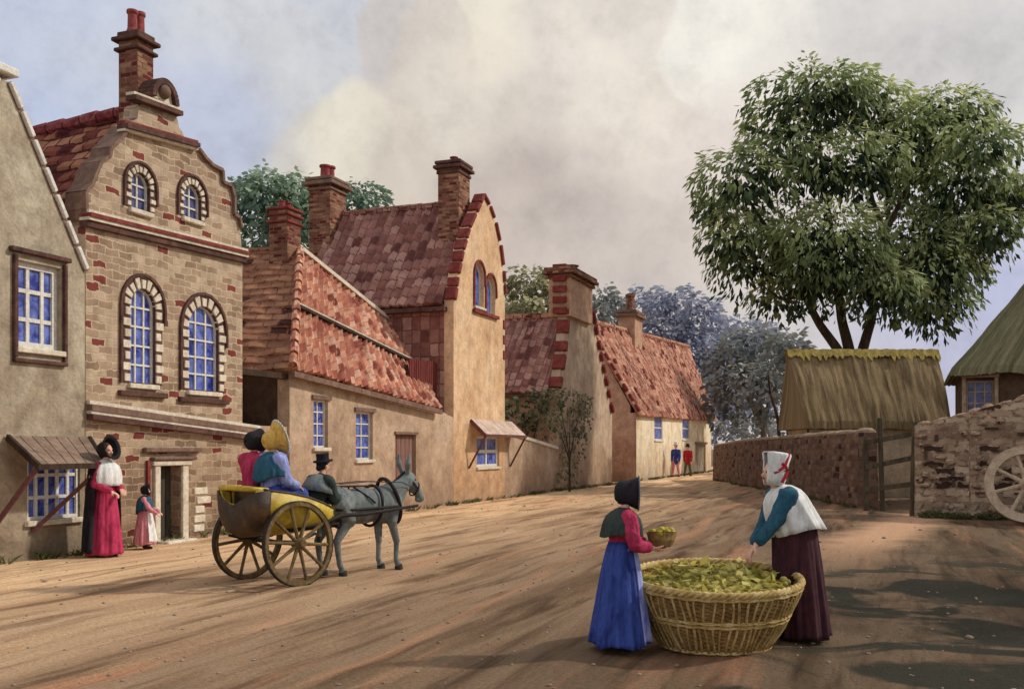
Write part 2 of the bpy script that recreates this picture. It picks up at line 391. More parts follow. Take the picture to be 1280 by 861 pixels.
def build_world():
    w = bpy.data.worlds.new('World'); S.world = w; w.use_nodes = True
    nt = w.node_tree; N, L = nt.nodes, nt.links
    for n in list(N): N.remove(n)
    out = N.new('ShaderNodeOutputWorld')
    sky = N.new('ShaderNodeTexSky'); sky.sky_type = 'NISHITA'; sky.sun_disc = False
    sky.sun_elevation = SUN_EL; sky.sun_rotation = R(90)-SUN_AZ; sky.air_density = 1.2; sky.dust_density = 2.5
    b1 = N.new('ShaderNodeBackground'); b1.inputs[1].default_value = .09; L.new(sky.outputs[0], b1.inputs[0])
    tc = N.new('ShaderNodeTexCoord'); V = tc.outputs['Generated']
    nz = noisen(N, L, V, 13, 7, .55, .0)
    # distort directions so that cloud edges billow
    va = N.new('ShaderNodeVectorMath'); va.operation = 'MULTIPLY_ADD'; L.new(nz.outputs['Color'], va.inputs[0])
    va.inputs[1].default_value = (.05,.05,.05); va.inputs[2].default_value = (0,0,0)
    sb = N.new('ShaderNodeVectorMath'); sb.operation = 'ADD'; L.new(va.outputs[0], sb.inputs[0]); L.new(V, sb.inputs[1])
    sb2 = N.new('ShaderNodeVectorMath'); sb2.operation = 'SUBTRACT'; L.new(sb.outputs[0], sb2.inputs[0]); sb2.inputs[1].default_value = (.025,.025,.025)
    nm = N.new('ShaderNodeVectorMath'); nm.operation = 'NORMALIZE'; L.new(sb2.outputs[0], nm.inputs[0]); D = nm.outputs[0]
    def blob(px, py, r, soft, src=None):
        d = Vector(((px-HX)/FPX, 1, -(py-HY)/FPX)).normalized()
        dp = N.new('ShaderNodeVectorMath'); dp.operation = 'DOT_PRODUCT'; L.new(src or D, dp.inputs[0]); dp.inputs[1].default_value = d
        ac = N.new('ShaderNodeMath'); ac.operation = 'ARCCOSINE'; L.new(dp.outputs['Value'], ac.inputs[0])
        mr = N.new('ShaderNodeMapRange'); mr.interpolation_type = 'SMOOTHSTEP'
        ra = r/FPX
        mr.inputs['From Min'].default_value = ra*(1+soft); mr.inputs['From Max'].default_value = ra*(1-soft)
        L.new(ac.outputs[0], mr.inputs['Value']); return mr.outputs[0]
    # base of high thin cloud: pale grey-blue at left, creamy white upper right, lilac low right
    n0 = noisen(N, L, V, 3.2, 8, .6, .3)
    c = ramp(N, [(.32, srgb((184,190,206))), (.5, srgb((202,203,208))), (.68, srgb((216,212,206)))]); L.new(n0.outputs[0], c.inputs[0]); c = c.outputs[0]
    lay = [((120,90,330,.7),(178,188,212),.75), ((360,330,240,.8),(206,202,190),.75), ((1010,60,330,.8),(214,212,206),.85),
           ((1200,420,150,.6),(166,172,206),.9), ((760,470,330,.7),(198,188,184),.75),
           ((455,235,112,.07),(208,199,182),.95), ((450,190,75,.10),(220,213,197),.8), ((560,270,125,.2),(196,185,173),.75),
           ((690,150,195,.06),(212,202,188),.95), ((640,60,125,.10),(218,211,198),.8), ((800,170,160,.14),(198,188,178),.7),
           ((740,290,190,.35),(196,184,176),.75), ((855,80,110,.05),(224,216,206),.9), ((780,20,120,.12),(210,202,194),.7), ((905,90,70,.2),(228,222,210),.7),
           ((610,260,100,.5),(180,166,156),.5), ((700,120,60,.5),(222,214,204),.5), ((560,90,60,.5),(206,196,184),.5),
           ((1120,30,150,.25),(224,220,212),.6), ((1230,130,110,.3),(200,196,196),.55)]
    for (px, py, r, sf), colr, op in lay:
        m = blob(px, py, r, sf)
        ml = N.new('ShaderNodeMath'); ml.operation = 'MULTIPLY'; L.new(m, ml.inputs[0]); ml.inputs[1].default_value = op
        c = mixc(N, L, c, srgb(colr), ml.outputs[0])
    for (px, py, r, sf), colr, op in [((520,60,70,.08),(200,191,182),.6), ((590,120,75,.4),(220,211,197),.55), ((760,60,80,.2),(222,214,203),.6), ((845,170,70,.08),(208,198,189),.7), ((925,60,85,.05),(229,224,215),.75), ((905,45,60,.25),(232,228,218),.8), ((770,150,70,.5),(226,216,202),.55), ((690,300,110,.4),(190,178,171),.4), ((1150,90,120,.3),(190,186,186),.45), ((985,230,130,.35),(212,200,194),.6), ((300,60,90,.4),(206,206,206),.6), ((60,230,110,.5),(172,184,212),.6), ((250,170,90,.5),(168,178,208),.6)]:
        m = blob(px, py, r, sf); ml = N.new('ShaderNodeMath'); ml.operation = 'MULTIPLY'; L.new(m, ml.inputs[0]); ml.inputs[1].default_value = op
        c = mixc(N, L, c, srgb(colr), ml.outputs[0])
    nw_ = noisen(N, L, V, 7, 9, .66, .0); rw_ = ramp(N, [(.34, (.88,.87,.88,1)), (.5, (1,1,1,1)), (.64, (1.09,1.08,1.05,1))]); L.new(nw_.outputs[0], rw_.inputs[0])
    c = mixc(N, L, c, rw_.outputs[0], .8, 'MULTIPLY')
    n5 = noisen(N, L, V, 22, 9, .7, .1); r5 = ramp(N, [(.3, (.86,.85,.85,1)), (.5, (1,1,1,1)), (.7, (1.08,1.07,1.05,1))]); L.new(n5.outputs[0], r5.inputs[0])
    c = mixc(N, L, c, r5.outputs[0], .9, 'MULTIPLY')
    b2 = N.new('ShaderNodeBackground'); b2.inputs[1].default_value = 1.18; L.new(c, b2.inputs[0])
    mx = N.new('ShaderNodeMixShader'); mx.inputs[0].default_value = .93
    L.new(b1.outputs[0], mx.inputs[1]); L.new(b2.outputs[0], mx.inputs[2]); L.new(mx.outputs[0], out.inputs[0])
build_world()
S.view_settings.view_transform = 'Standard'; S.view_settings.look = 'None'; S.view_settings.exposure = 0

# ------------------------------------------------------------------ ground
TH = math.atan2(.3552, .9348)
def gh(x, y):
    """height of the ground"""
    v = Vector((x, y, 0)); s_ = x*.9348-y*.3552; t_ = x*.3552+y*.9348
    h = .03*noise.noise(v*.35)+.012*noise.noise(v*1.7)
    h += .022*noise.noise(Vector((s_*1.6, t_*.12, 3)))
    for c0 in (5.0, 6.4): h -= .035*math.exp(-((s_-(-11.9+c0)-.12*math.sin(t_*.3))/.13)**2)
    return h
def sheet(name, fn, nu, nv, m, dz=0.0, kind='structure'):
    vs = []; fs = []
    for j in range(nv+1):
        for i in range(nu+1):
            x, y = fn(i/nu, j/nv); vs.append((x, y, gh(x, y)+dz if y < 95 and abs(x) < 60 else dz))
    for j in range(nv):
        for i in range(nu):
            a = j*(nu+1)+i; fs.append((a, a+1, a+nu+2, a+nu+1))
    me = bpy.data.meshes.new(name); me.from_pydata(vs, [], fs); me.polygons.foreach_set('use_smooth', [True]*len(me.polygons))
    me.materials.append(m); o = bpy.data.objects.new(name, me); COL.objects.link(o); o['kind'] = kind; return o

def roadmat():
    m, nt, N, L, b = nodes('earth_road')
    P = coordv(N, L, 'POS', rot=(0,0,TH)); PW = coordv(N, L, 'POS')
    def mp(sc, src=None):
        q = N.new('ShaderNodeMapping'); q.inputs['Scale'].default_value = sc; L.new(src or P, q.inputs['Vector']); return q.outputs[0]
    def math_(op, a, b_=None, c_=None):
        x = N.new('ShaderNodeMath'); x.operation = op
        for k, v in enumerate((a, b_, c_)):
            if v is None: continue
            if hasattr(v, 'links'): L.new(v, x.inputs[k])
            else: x.inputs[k].default_value = v
        return x.outputs[0]
    def sm(v, lo, hi):
        x = N.new('ShaderNodeMapRange'); x.interpolation_type = 'SMOOTHSTEP'; x.inputs['From Min'].default_value = lo; x.inputs['From Max'].default_value = hi; L.new(v, x.inputs['Value']); return x.outputs[0]
    sx = N.new('ShaderNodeSeparateXYZ'); L.new(P, sx.inputs[0]); sw = N.new('ShaderNodeSeparateXYZ'); L.new(PW, sw.inputs[0])
    n1 = noisen(N, L, mp((.8,.09,1)), 1.0, 7, .6, .6)
    r1 = ramp(N, [(.34, srgb((150,124,98))), (.43, srgb((184,156,126))), (.5, srgb((212,184,152))), (.58, srgb((190,160,130))), (.66, srgb((222,196,164)))]); L.new(n1.outputs[0], r1.inputs[0])
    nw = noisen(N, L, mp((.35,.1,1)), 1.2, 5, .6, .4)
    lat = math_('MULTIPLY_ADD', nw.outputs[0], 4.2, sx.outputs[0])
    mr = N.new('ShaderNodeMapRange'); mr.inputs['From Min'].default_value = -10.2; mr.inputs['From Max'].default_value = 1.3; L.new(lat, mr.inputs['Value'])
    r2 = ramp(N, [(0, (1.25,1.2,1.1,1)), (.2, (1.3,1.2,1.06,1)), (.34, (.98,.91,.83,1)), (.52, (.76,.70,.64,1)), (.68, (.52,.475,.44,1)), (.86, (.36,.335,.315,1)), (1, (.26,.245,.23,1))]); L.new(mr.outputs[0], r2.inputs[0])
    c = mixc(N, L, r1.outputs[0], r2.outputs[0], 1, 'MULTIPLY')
    n3 = noisen(N, L, mp((2.4,.2,1)), 1.3, 6, .62, .4)
    r3 = ramp(N, [(.36, srgb((112,88,72))), (.48, (1,1,1,1)), (.62, (1,1,1,1)), (.72, srgb((255,240,222)))]); L.new(n3.outputs[0], r3.inputs[0])
    c = mixc(N, L, c, r3.outputs[0], .6, 'MULTIPLY')
    n6 = noisen(N, L, mp((1.0,.10,1)), 1.1, 5, .6, .6); f6 = math_('MULTIPLY', sm(n6.outputs[0], .53, .68), .42)
    c = mixc(N, L, c, srgb((206,144,108)), f6)
    # dark greenish blotches in the yard ground on the right
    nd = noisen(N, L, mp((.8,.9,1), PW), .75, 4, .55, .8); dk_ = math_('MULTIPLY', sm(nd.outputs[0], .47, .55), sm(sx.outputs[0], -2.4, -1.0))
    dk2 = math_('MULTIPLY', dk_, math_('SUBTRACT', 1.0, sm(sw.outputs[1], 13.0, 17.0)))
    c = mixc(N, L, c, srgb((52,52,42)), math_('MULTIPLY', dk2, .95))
    # track up to the gate: its strip of sunlight is painted into the colour
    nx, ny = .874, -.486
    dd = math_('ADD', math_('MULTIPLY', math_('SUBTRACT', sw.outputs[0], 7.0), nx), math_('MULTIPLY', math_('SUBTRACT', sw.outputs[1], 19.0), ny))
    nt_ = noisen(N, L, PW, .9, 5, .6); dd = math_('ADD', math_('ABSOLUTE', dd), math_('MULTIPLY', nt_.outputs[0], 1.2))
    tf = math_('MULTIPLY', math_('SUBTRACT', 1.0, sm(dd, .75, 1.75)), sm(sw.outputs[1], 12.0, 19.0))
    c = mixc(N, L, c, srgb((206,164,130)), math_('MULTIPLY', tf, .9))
    n4 = noisen(N, L, P, 26, 5, .75); r4 = ramp(N, [(.34, (.66,.64,.62,1)), (.6, (1.1,1.1,1.1,1))]); L.new(n4.outputs[0], r4.inputs[0])
    c = mixc(N, L, c, r4.outputs[0], .7, 'MULTIPLY')
    L.new(c, b.inputs['Base Color']); b.inputs['Roughness'].default_value = .95; b.inputs['Specular IOR Level'].default_value = .1
    bump(N, L, b, math_('ADD', n3.outputs[0], n4.outputs[0]), .7, .04)
    return m
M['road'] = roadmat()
M['earth'] = blotch('dark_yard_earth', [(92,76,62),(120,98,80),(142,116,96)], .5, bmp=.8, bd=.05, dist=1.5, finesc=40)
sheet('ground', lambda a, b: ((a-.5)*1600, -40+b*1500), 8, 8, M['earth'], -.12)
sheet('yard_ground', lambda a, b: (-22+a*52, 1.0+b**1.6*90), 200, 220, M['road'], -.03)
def street(a, b):       # across from the house fronts to the right-hand wall
    Y = 2.0+(b**1.8)*74
    xl = .38*Y-12.74-.5
    xr = 9.75+(Y-27)*.036 if Y > 26 else 9.7
    if Y > 50: xr = 10.6+(Y-50)*.55
    return xl+(xr-xl)*a, Y
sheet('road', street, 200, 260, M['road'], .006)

# ------------------------------------------------------------------ building pieces
def roof_patch(mb, P00, P10, P11, P01, tw, tl, kind, th=.09):
    """P00-P10 eave, P01-P11 ridge; real tile relief; uv in metres"""
    P00, P10, P11, P01 = map(Vector, (P00, P10, P11, P01))
    Lu = ((P10-P00).length+(P11-P01).length)/2; Lv = ((P01-P00).length+(P11-P10).length)/2
    n = ((P10-P00).cross(P01-P00)+(P11-P01).cross(P11-P10)).normalized()
    if n.z < 0: n = -n
    su = 5 if kind == 'pan' else 2; sv = 3
    nu = max(2, min(240, int(Lu/tw*su))); nv = max(2, min(160, int(Lv/tl*sv)))
    vs = []; uv = []; fs = []
    for j in range(nv+1):
        for i in range(nu+1):
            a, b = i/nu, j/nv
            p = (P00*(1-a)+P10*a)*(1-b)+(P01*(1-a)+P11*a)*b
            U, V = a*Lu, b*Lv
            row = math.floor(V/tl+1e-4); fv = V/tl-row
            h = (1-fv)*.045
            if kind == 'pan': h += .085*max(0, math.sin(U/tw*2*math.pi))**.8-.02
            colm = math.floor(U/tw+(.5 if row % 2 and kind != 'pan' else 0))
            h += .035*(noise.cell(Vector((colm*1.7+.3, row*2.3+.4, .5)))-.5)
            h += .05*noise.noise(p*.6)-.04*math.sin(math.pi*a)*0
            vs.append(p+n*h); uv.append((U, V))
    for j in range(nv):
        for i in range(nu):
            q = j*(nu+1)+i; fs.append((q, q+1, q+nu+2, q+nu+1))
    # underside and rim
    b0 = len(vs); ring = [i for i in range(nu+1)]+[(j+1)*(nu+1)-1 for j in range(1, nv+1)]+[nv*(nu+1)+i for i in range(nu-1, -1, -1)]+[j*(nu+1) for j in range(nv-1, 0, -1)]
    for r in ring: vs.append(Vector(vs[r])-n*th); uv.append(uv[r])
    m = len(ring)
    for k in range(m): fs.append((ring[k], b0+k, b0+(k+1) % m, ring[(k+1) % m]))
    fs.append(tuple(b0+k for k in reversed(range(m))))
    mb.add(vs, fs, uv)
def ridge_tiles(parent, a, b, r=.11, m=None, L=.38):
    a, b = Vector(a), Vector(b); n = max(1, int((b-a).length/L)); mb = MB()
    for i in range(n):
        p, q = a.lerp(b, i/n), a.lerp(b, (i+.93)/n)
        dz = Vector((0,0,random.uniform(-.012,.02)))
        mb.tube([p+dz, q+dz], [r*1.0, r*.9], 8)
    return mb.build('ridge', m or M['ridge'], parent)
def chimney(parent, c, d, wu, ww, z0, z1, m, pots=2, pot_h=.45, pot_r=.1, caps=((0,.07,.10),(.12,.03,.08)), cm=None, pm=None, lean=0):
    """c = centre (x,y), d = along direction"""
    fr = Frame(c, d); mb = MB(); mb.fbox(fr, -wu/2, wu/2, -ww/2, ww/2, z0, z1-.02)
    ch = mb.build('chimney', m, parent, bevel=.012)
    cb = MB()
    for off, e, h in caps: cb.fbox(fr, -wu/2-e, wu/2+e, -ww/2-e, ww/2+e, z1-off-h, z1-off)
    cb.build('cap_course', cm or m, ch, bevel=.015)
    for i in range(pots):
        t = (i-(pots-1)/2)*min(.3, wu*.9/max(1, pots)) if ww < wu*1.3 else 0
        tw_ = (i-(pots-1)/2)*.3 if ww >= wu*1.3 else 0
        p = fr.P(t, tw_, z1); hh = pot_h*(1 if i % 2 else .92)
        pb = MB().lathe([(pot_r*.1,0),(pot_r*1.12,0),(pot_r*1.1,hh*.08),(pot_r*.92,hh*.2),(pot_r*.86,hh*.8),(pot_r*1.12,hh*.88),(pot_r*1.08,hh),(pot_r*.75,hh),(pot_r*.7,hh*.75),(.01,hh*.7)], 18, p)
        pb.build('chimney_pot', pm or M['pot'], ch, smooth=False)
    return ch
def arch_pts(u0, u1, z0, zs, n=14):
    """rect with semicircular-ish arch head; zs = springing height"""
    r = (u1-u0)/2; cu = (u0+u1)/2
    return [(u0,z0),(u1,z0)]+[(cu+r*math.cos(t), zs+r*1.05*math.sin(t)) for t in [math.pi*i/n for i in range(n+1)]]
def window(parent, fr, u0, u1, z0, z1, nx, nz, w=-.14, arch=False, fm=None, gm=None, sill=True, bar=.035, edge=.055, name='window', sm=None, label=None):
    fm = fm or M['frame']; gm = gm or M['glass']
    zs = z1-(u1-u0)/2*1.05 if arch else z1
    mb = MB()
    if arch:
        o_ = arch_pts(u0, u1, z0, zs); e = edge
        i_ = arch_pts(u0+e, u1-e, z0+e, zs)
        mb.prism(fr, o_, w-.05, w+.02, [i_])
    else:
        mb.prism(fr, [(u0,z0),(u1,z0),(u1,z1),(u0,z1)], w-.05, w+.02, [[(u0+edge,z0+edge),(u1-edge,z0+edge),(u1-edge,z1-edge),(u0+edge,z1-edge)]])
    for i in range(1, nx):
        u = u0+(u1-u0)*i/nx; top = z1-edge*.6
        if arch: top = zs+math.sqrt(max(0, 1-((u-(u0+u1)/2)/((u1-u0)/2))**2))*(u1-u0)/2*1.05-edge*.5
        mb.fbox(fr, u-bar/2, u+bar/2, w-.035, w+.008, z0+edge*.5, top)
    for j in range(1, nz):
        z = z0+(z1-z0)*j/nz; hw = (u1-u0)/2-edge*.5
        if arch and z > zs: hw = math.sqrt(max(.01, 1-((z-zs)/((u1-u0)/2*1.05))**2))*(u1-u0)/2-edge*.5
        cu = (u0+u1)/2; mb.fbox(fr, cu-hw, cu+hw, w-.033, w+.005, z-bar/2, z+bar/2)
    fo = mb.build(name, fm, parent)
    if label: fo['label'] = label
    pl = arch_pts(u0+.01, u1-.01, z0+.01, zs-.01) if arch else [(u0+.01,z0+.01),(u1-.01,z0+.01),(u1-.01,z1-.01),(u0+.01,z1-.01)]
    MB().prism(fr, pl, w-.028, w-.022).build('pane', gm, fo)
    if sill: MB().fbox(fr, u0-.05, u1+.05, w-.04, .07, z0-.085, z0-.004).build('sill', sm or M['stone'], fo, bevel=.01)
    # dark room behind
    return fo
def surround(parent, fr, u0, u1, z0, z1, arch=True, wd=.17, proud=.035, m=None, n=9, step=.2, bottom=False):
    """voussoirs and jamb blocks round an opening, each a stone of its own size, one part"""
    mb = MB(); rr = random.Random(int(u0*100))
    zs = z1-(u1-u0)/2*1.05 if arch else z1
    if arch: MB().prism(fr, arch_pts(u0-wd, u1+wd, z0, zs), -.1, .008, [arch_pts(u0+.001, u1-.001, z0+.02, zs)]).build('surround_bed', M['darkstone'], parent)
    k = max(2, int((zs-z0)/step))
    for sgn, uu in ((-1, u0), (1, u1)):
        for i in range(k):
            a, b = z0+(zs-z0)*i/k, z0+(zs-z0)*(i+1)/k
            ww = wd*(1.15 if i % 2 else .78)*rr.uniform(.92, 1.08)
            x0, x1 = (uu-ww, uu) if sgn < 0 else (uu, uu+ww)
            mb.fbox(fr, x0, x1, -.1, proud*rr.uniform(.7, 1.2), a+.028, b-.028)
    cu = (u0+u1)/2; r = (u1-u0)/2
    if arch:
        for i in range(n):
            t0, t1 = math.pi*i/n+.055, math.pi*(i+1)/n-.055; ro = r+wd*(1.05 if i % 2 else .85)
            q = [(cu+r*math.cos(t0), zs+r*1.05*math.sin(t0)),(cu+ro*math.cos(t0), zs+ro*1.05*math.sin(t0)),(cu+ro*math.cos(t1), zs+ro*1.05*math.sin(t1)),(cu+r*math.cos(t1), zs+r*1.05*math.sin(t1))]
            mb.prism(fr, q, -.1, proud*rr.uniform(.7, 1.2))
    return mb.build('surround', m or M['stone'], parent, bevel=.008)
def ring_dark(parent, fr, u0, u1, z0, z1, wd, arch=True, m=None, t=.07, w=.05, name='hood_mould'):
    """thin dark moulding round the left side and head"""
    zs = z1-(u1-u0)/2*1.05 if arch else z1; cu = (u0+u1)/2; r = (u1-u0)/2+wd
    mb = MB()
    pts = [(cu-r, z0)]+([(cu+r*math.cos(t_), zs+r*1.05*math.sin(t_)) for t_ in [math.pi-math.pi*i/12 for i in range(13)]])+[(cu+r, zs-.25)]
    for a, b in zip(pts, pts[1:]):
        mb.beam(fr.P(a[0], w*.5, a[1]), fr.P(b[0], w*.5, b[1]), t, w, up=tuple(fr.P(0,1,0)-fr.P(0,0,0)))
    return mb.build(name, m or M['darkstone'], parent)
def cornice(parent, fr, a, b, layers, name='cornice'):
    """a,b = (u,z) of top edge; layers = (drop, height, projection, material)"""
    first = None
    for i, (dp, h, pr, m) in enumerate(layers):
        mb = MB(); k = 14
        for j in range(k):
            t0, t1 = j/k, (j+1)/k
            u0, u1 = a[0]+(b[0]-a[0])*t0, a[0]+(b[0]-a[0])*t1
            z0, z1 = a[1]+(b[1]-a[1])*t0-dp, a[1]+(b[1]-a[1])*t1-dp
            mb.hexa([fr.P(u0,pr,z0-h),fr.P(u1,pr,z1-h),fr.P(u1,-.08,z1-h),fr.P(u0,-.08,z0-h),fr.P(u0,pr,z0),fr.P(u1,pr,z1),fr.P(u1,-.08,z1),fr.P(u0,-.08,z0)])
        o = mb.build(name, m, parent if first is None else first)
        if first is None: first = o; name = 'moulding'
    return first
def UZ(pts, w=0, fr=F): return [fr.uz(px, py, w) for px, py in pts]
def rect(x0, x1, y0, y1, w=0, fr=F):
    u0, _ = fr.uz(x0, 0, w); u1, _ = fr.uz(x1, 0, w); xm = (x0+x1)/2
    return u0, u1, fr.uz(xm, y1, w)[1], fr.uz(xm, y0, w)[1]
def rq(u0, u1, z0, z1): return [(u0,z0),(u1,z0),(u1,z1),(u0,z1)]
def root(name, label, cat, u, w=0, group=None):
    p = F.P(u, w, 0); return thing(name, label, cat, (p.x, p.y, 0), TH, group)
def body_walls(parent, fr, u0, u1, depth, z0, z1, m, name='wall', left_z=None, right_z=None, front=False):
    """side and back walls of a house, thickness .3, behind the front wall"""
    mb = MB()
    lz = left_z or z1; rz_ = right_z or z1
    mb.fbox(fr, u0, u0+.3, -depth, -.302, z0, lz); mb.fbox(fr, u1-.3, u1, -depth, -.302, z0, rz_)
    mb.fbox(fr, u0+.302, u1-.302, -depth, -depth+.3, z0, min(lz, rz_))
    return mb.build(name, m, parent)

# ------------------------------------------------------------------ 1  rendered gable house at the far left
H = root('gabled_house', 'grey rendered house with steep white coped gable, blue paned upper window and board awning', 'house', -1.7)
ua, za = F.uz(4, 100); ur, zr = F.uz(106, 330)
ul = 2*ua-ur
win1 = rect(22, 76, 330, 436); shop = rect(34, 100, 566, 648)
out = [(ul,-.1),(ur,-.1),(ur,zr),(ua+.12,za),(ua-.12,za),(ul,zr)]
MB().prism(F, out, -.3, 0, [rq(*win1), rq(*shop)]).build('wall', M['render_l'], H)
body_walls(H, F, ul, ur, 6.5, -.1, zr-.1, M['render_l'])
MB().prism(F, [(ul+.05,zr-.1),(ur-.05,zr-.1),(ua,za-.35)], -6.5, -6.2).build('back_gable', M['render_l'], H)
mb = MB(); mb.beam(F.P(ur+.02,-.14,zr-.12), F.P(ua+.1,-.14,za-.0), .30, .1); mb.beam(F.P(ul-.02,-.14,zr-.12), F.P(ua-.1,-.14,za-.0), .30, .1); mb.build('coping_bed', M['band'], H); mb = MB()
for s_, (e, f_) in enumerate((((ur+.03, zr-.12), (ua+.1, za)), ((ul-.03, zr-.12), (ua-.1, za)))):
    N_ = 7
    for i in range(N_):
        a = Vector(e).lerp(Vector(f_), i/N_+.008); b = Vector(e).lerp(Vector(f_), (i+1)/N_-.008)
        mb.beam(F.P(a.x, -.10, a.y+.02), F.P(b.x, -.10, b.y+.02), .32, .085)
mb.fbox(F, ua-.2, ua+.2, -.36, .1, za+.08, za+.2)
mb.build('coping', M['frame'], H, bevel=.015)
mb = MB()
roof_patch(mb, F.P(ur+.05,-6.4,zr-.1), F.P(ur+.05,-.36,zr-.1), F.P(ua,-.36,za-.16), F.P(ua,-6.4,za-.16), .3, .3, 'flat')
roof_patch(mb, F.P(ul-.05,-.36,zr-.1), F.P(ul-.05,-6.4,zr-.1), F.P(ua,-6.4,za-.16), F.P(ua,-.36,za-.16), .3, .3, 'flat')
rf = mb.build('roof', M['redtile'], H)
window(H, F, *win1, 3, 3, bar=.06, edge=.09, w=-.1)
mb = MB(); u0, u1, z0, z1 = win1
mb.fbox(F, u0-.16, u1+.14, -.02, .09, z1+.1, z1+.17); mb.fbox(F, u0-.1, u0-.03, -.02, .06, z0-.16, z1+.06); mb.fbox(F, u1+.03, u1+.09, -.02, .06, z0-.16, z1+.06); mb.fbox(F, u0-.1, u1+.09, -.02, .07, z0-.23, z0-.17)
mb.build('window_moulding', M['darkstone'], H, bevel=.01)
window(H, F, *shop, 5, 3, bar=.05, edge=.05, w=-.05, gm=M['glass'], name='shop_window')
# awning of boards
za0 = F.uz(60, 545)[1]; zf = F.uz(90, 580, .75)[1]
u0 = F.uz(8, 545)[0]; u1 = F.uz(112, 553)[0]-.02; uf0 = F.uz(48, 575, .7)[0]; uf1 = F.uz(132, 575, .7)[0]
mb = MB(); k = 7
for i in range(k):
    a0, a1 = i/k+.006, (i+1)/k-.006
    mk = lambda t, dz: [F.P(u0+(u1-u0)*t, .0, za0+dz), F.P(uf0+(uf1-uf0)*t, .7, zf+dz)]
    q0, q1 = mk(a0, 0), mk(a1, 0)
    mb.hexa([q0[1]-Vector((0,0,.035)), q1[1]-Vector((0,0,.035)), q1[0]-Vector((0,0,.035)), q0[0]-Vector((0,0,.035)), q0[1], q1[1], q1[0], q0[0]])
aw = mb.build('awning', M['awning'], H)
mb = MB(); mb.beam(F.P(uf0-.02,.7,zf-.03), F.P(uf1+.02,.7,zf-.03), .05, .08); mb.beam(F.P(u0,.02,za0-.02), F.P(uf0,.7,zf-.02), .05, .09); mb.beam(F.P(u1,.02,za0-.02), F.P(uf1,.7,zf-.02), .05, .07)
mb.build('awning_frame', M['darkwood'], aw)
for uu, ub in ((uf0, uf0-.25), (uf1-.05, uf1-.75)):
    MB().beam(F.P(uu,.66,zf-.06), F.P(ub,.03,zf-1.0), .05, .06).build('awning_bar_or_shadow_line', M['awnbar'], aw)  # thin dark bars stand in for the shadow lines below this awning

# ------------------------------------------------------------------ 2  ornate brick house with shaped gable
H = root('ornate_brick_house', 'tall brown brick house with curved Dutch gable, arched white bordered windows and open dark door', 'house', 1.9)
uL, uR = F.uz(107, 300)[0], F.uz(303, 300)[0]
gz = [(107,690),(303,690)]
zb = -.1
gab_r = UZ([(303,322),(300,285),(297,272),(291,268),(291,246),(287,232),(277,228),(276,213),(264,207),(255,198),(247,187)])
gab_l = UZ([(160,158),(150,172),(136,186),(134,196),(123,204),(119,214),(112,232),(104.5,240),(105,262),(107,275)])
top = UZ([(232,178),(228,165),(224,160),(220,140),(178,130),(174,133),(172,148),(166,152)])
out = [(uL,zb),(uR,zb)]+gab_r+top+gab_l
W1 = rect(162, 194, 361, 480); W2 = rect(235, 273, 383, 489); G1 = rect(163, 187, 216, 263); G2 = rect(229, 251, 231, 274); DR = rect(198, 226, 582, 679)
DR = (DR[0], DR[1], 0.03, DR[3])
def archhole(r): return arch_pts(r[0], r[1], r[2], r[3]-(r[1]-r[0])/2*1.05)
MB().prism(F, out, -.32, 0, [archhole(W1), archhole(W2), archhole(G1), archhole(G2), rq(*DR)]).build('wall', M['stonebrick'], H)
zc = F.uz(107, 285)[1]
body_walls(H, F, uL+.01, uR-.01, 6.2, zb, zc-.25, M['stonebrick'])
ridge_u = 1.55; rz = F.uz(163, 118, -.4)[1]-.25
MB().prism(F, [(uL+.05,zc-.25),(uR-.05,zc-.25),(ridge_u,rz-.2)], -6.2, -5.9).build('back_gable', M['stonebrick'], H)
mb = MB()
roof_patch(mb, F.P(uL-.08,-6.3,zc-.2), F.P(uL-.08,-.33,zc-.2), F.P(ridge_u,-.33,rz), F.P(ridge_u,-6.3,rz-.35), .30, .25, 'flat')
roof_patch(mb, F.P(uR+.08,-.33,zc-.2), F.P(uR+.08,-6.3,zc-.2), F.P(ridge_u,-6.3,rz-.35), F.P(ridge_u,-.33,rz), .30, .25, 'flat')
rf = mb.build('roof', M['redtile'], H)
o = ridge_tiles(rf, F.P(ridge_u,-.5,rz+.05), F.P(ridge_u,-6.3,rz-.3), .13); 
for r_, nx, nz, wd in ((W1,3,5,.17),(W2,3,5,.17),(G1,2,3,.11),(G2,2,3,.11)):
    window(H, F, *r_, nx, nz, arch=True, w=-.075, bar=.032 if nz == 5 else .028, edge=.025, gm=M['glass'] if nz == 5 else M['glassdim'])
    surround(H, F, *r_, wd=wd, step=.17 if nz == 5 else .12, n=9)
    ring_dark(H, F, *r_, wd+.05, t=.05 if nz == 5 else .04)
for r_ in (W1, W2):
    MB().fbox(F, r_[0]-.28, r_[1]+.25, -.02, .08, r_[2]-.22, r_[2]-.13).build('sill_course', M['darkstone'], H, bevel=.01)
cornice(H, F, F.uz(104,262), F.uz(304,312), [(0,.05,.12,M['stone']),(.052,.06,.16,M['claret']),(.114,.05,.13,M['stone']),(.166,.1,.09,M['darkstone'])])
cornice(H, F, F.uz(108,500), F.uz(322,532), [(0,.06,.07,M['stone']),(.062,.10,.12,M['band']),(.164,.05,.1,M['stone']),(.216,.09,.14,M['darkstone'])])
# stepped cap mouldings of the gable
cornice(H, F, F.uz(157,150,.1), F.uz(248,176,.1), [(0,.05,.1,M['claret']),(.052,.08,.15,M['darkstone']),(.134,.04,.1,M['stone'])], 'gable_moulding')
cornice(H, F, F.uz(168,114,.1), F.uz(227,136,.1), [(0,.05,.1,M['stone']),(.052,.08,.14,M['darkstone'])], 'gable_moulding')
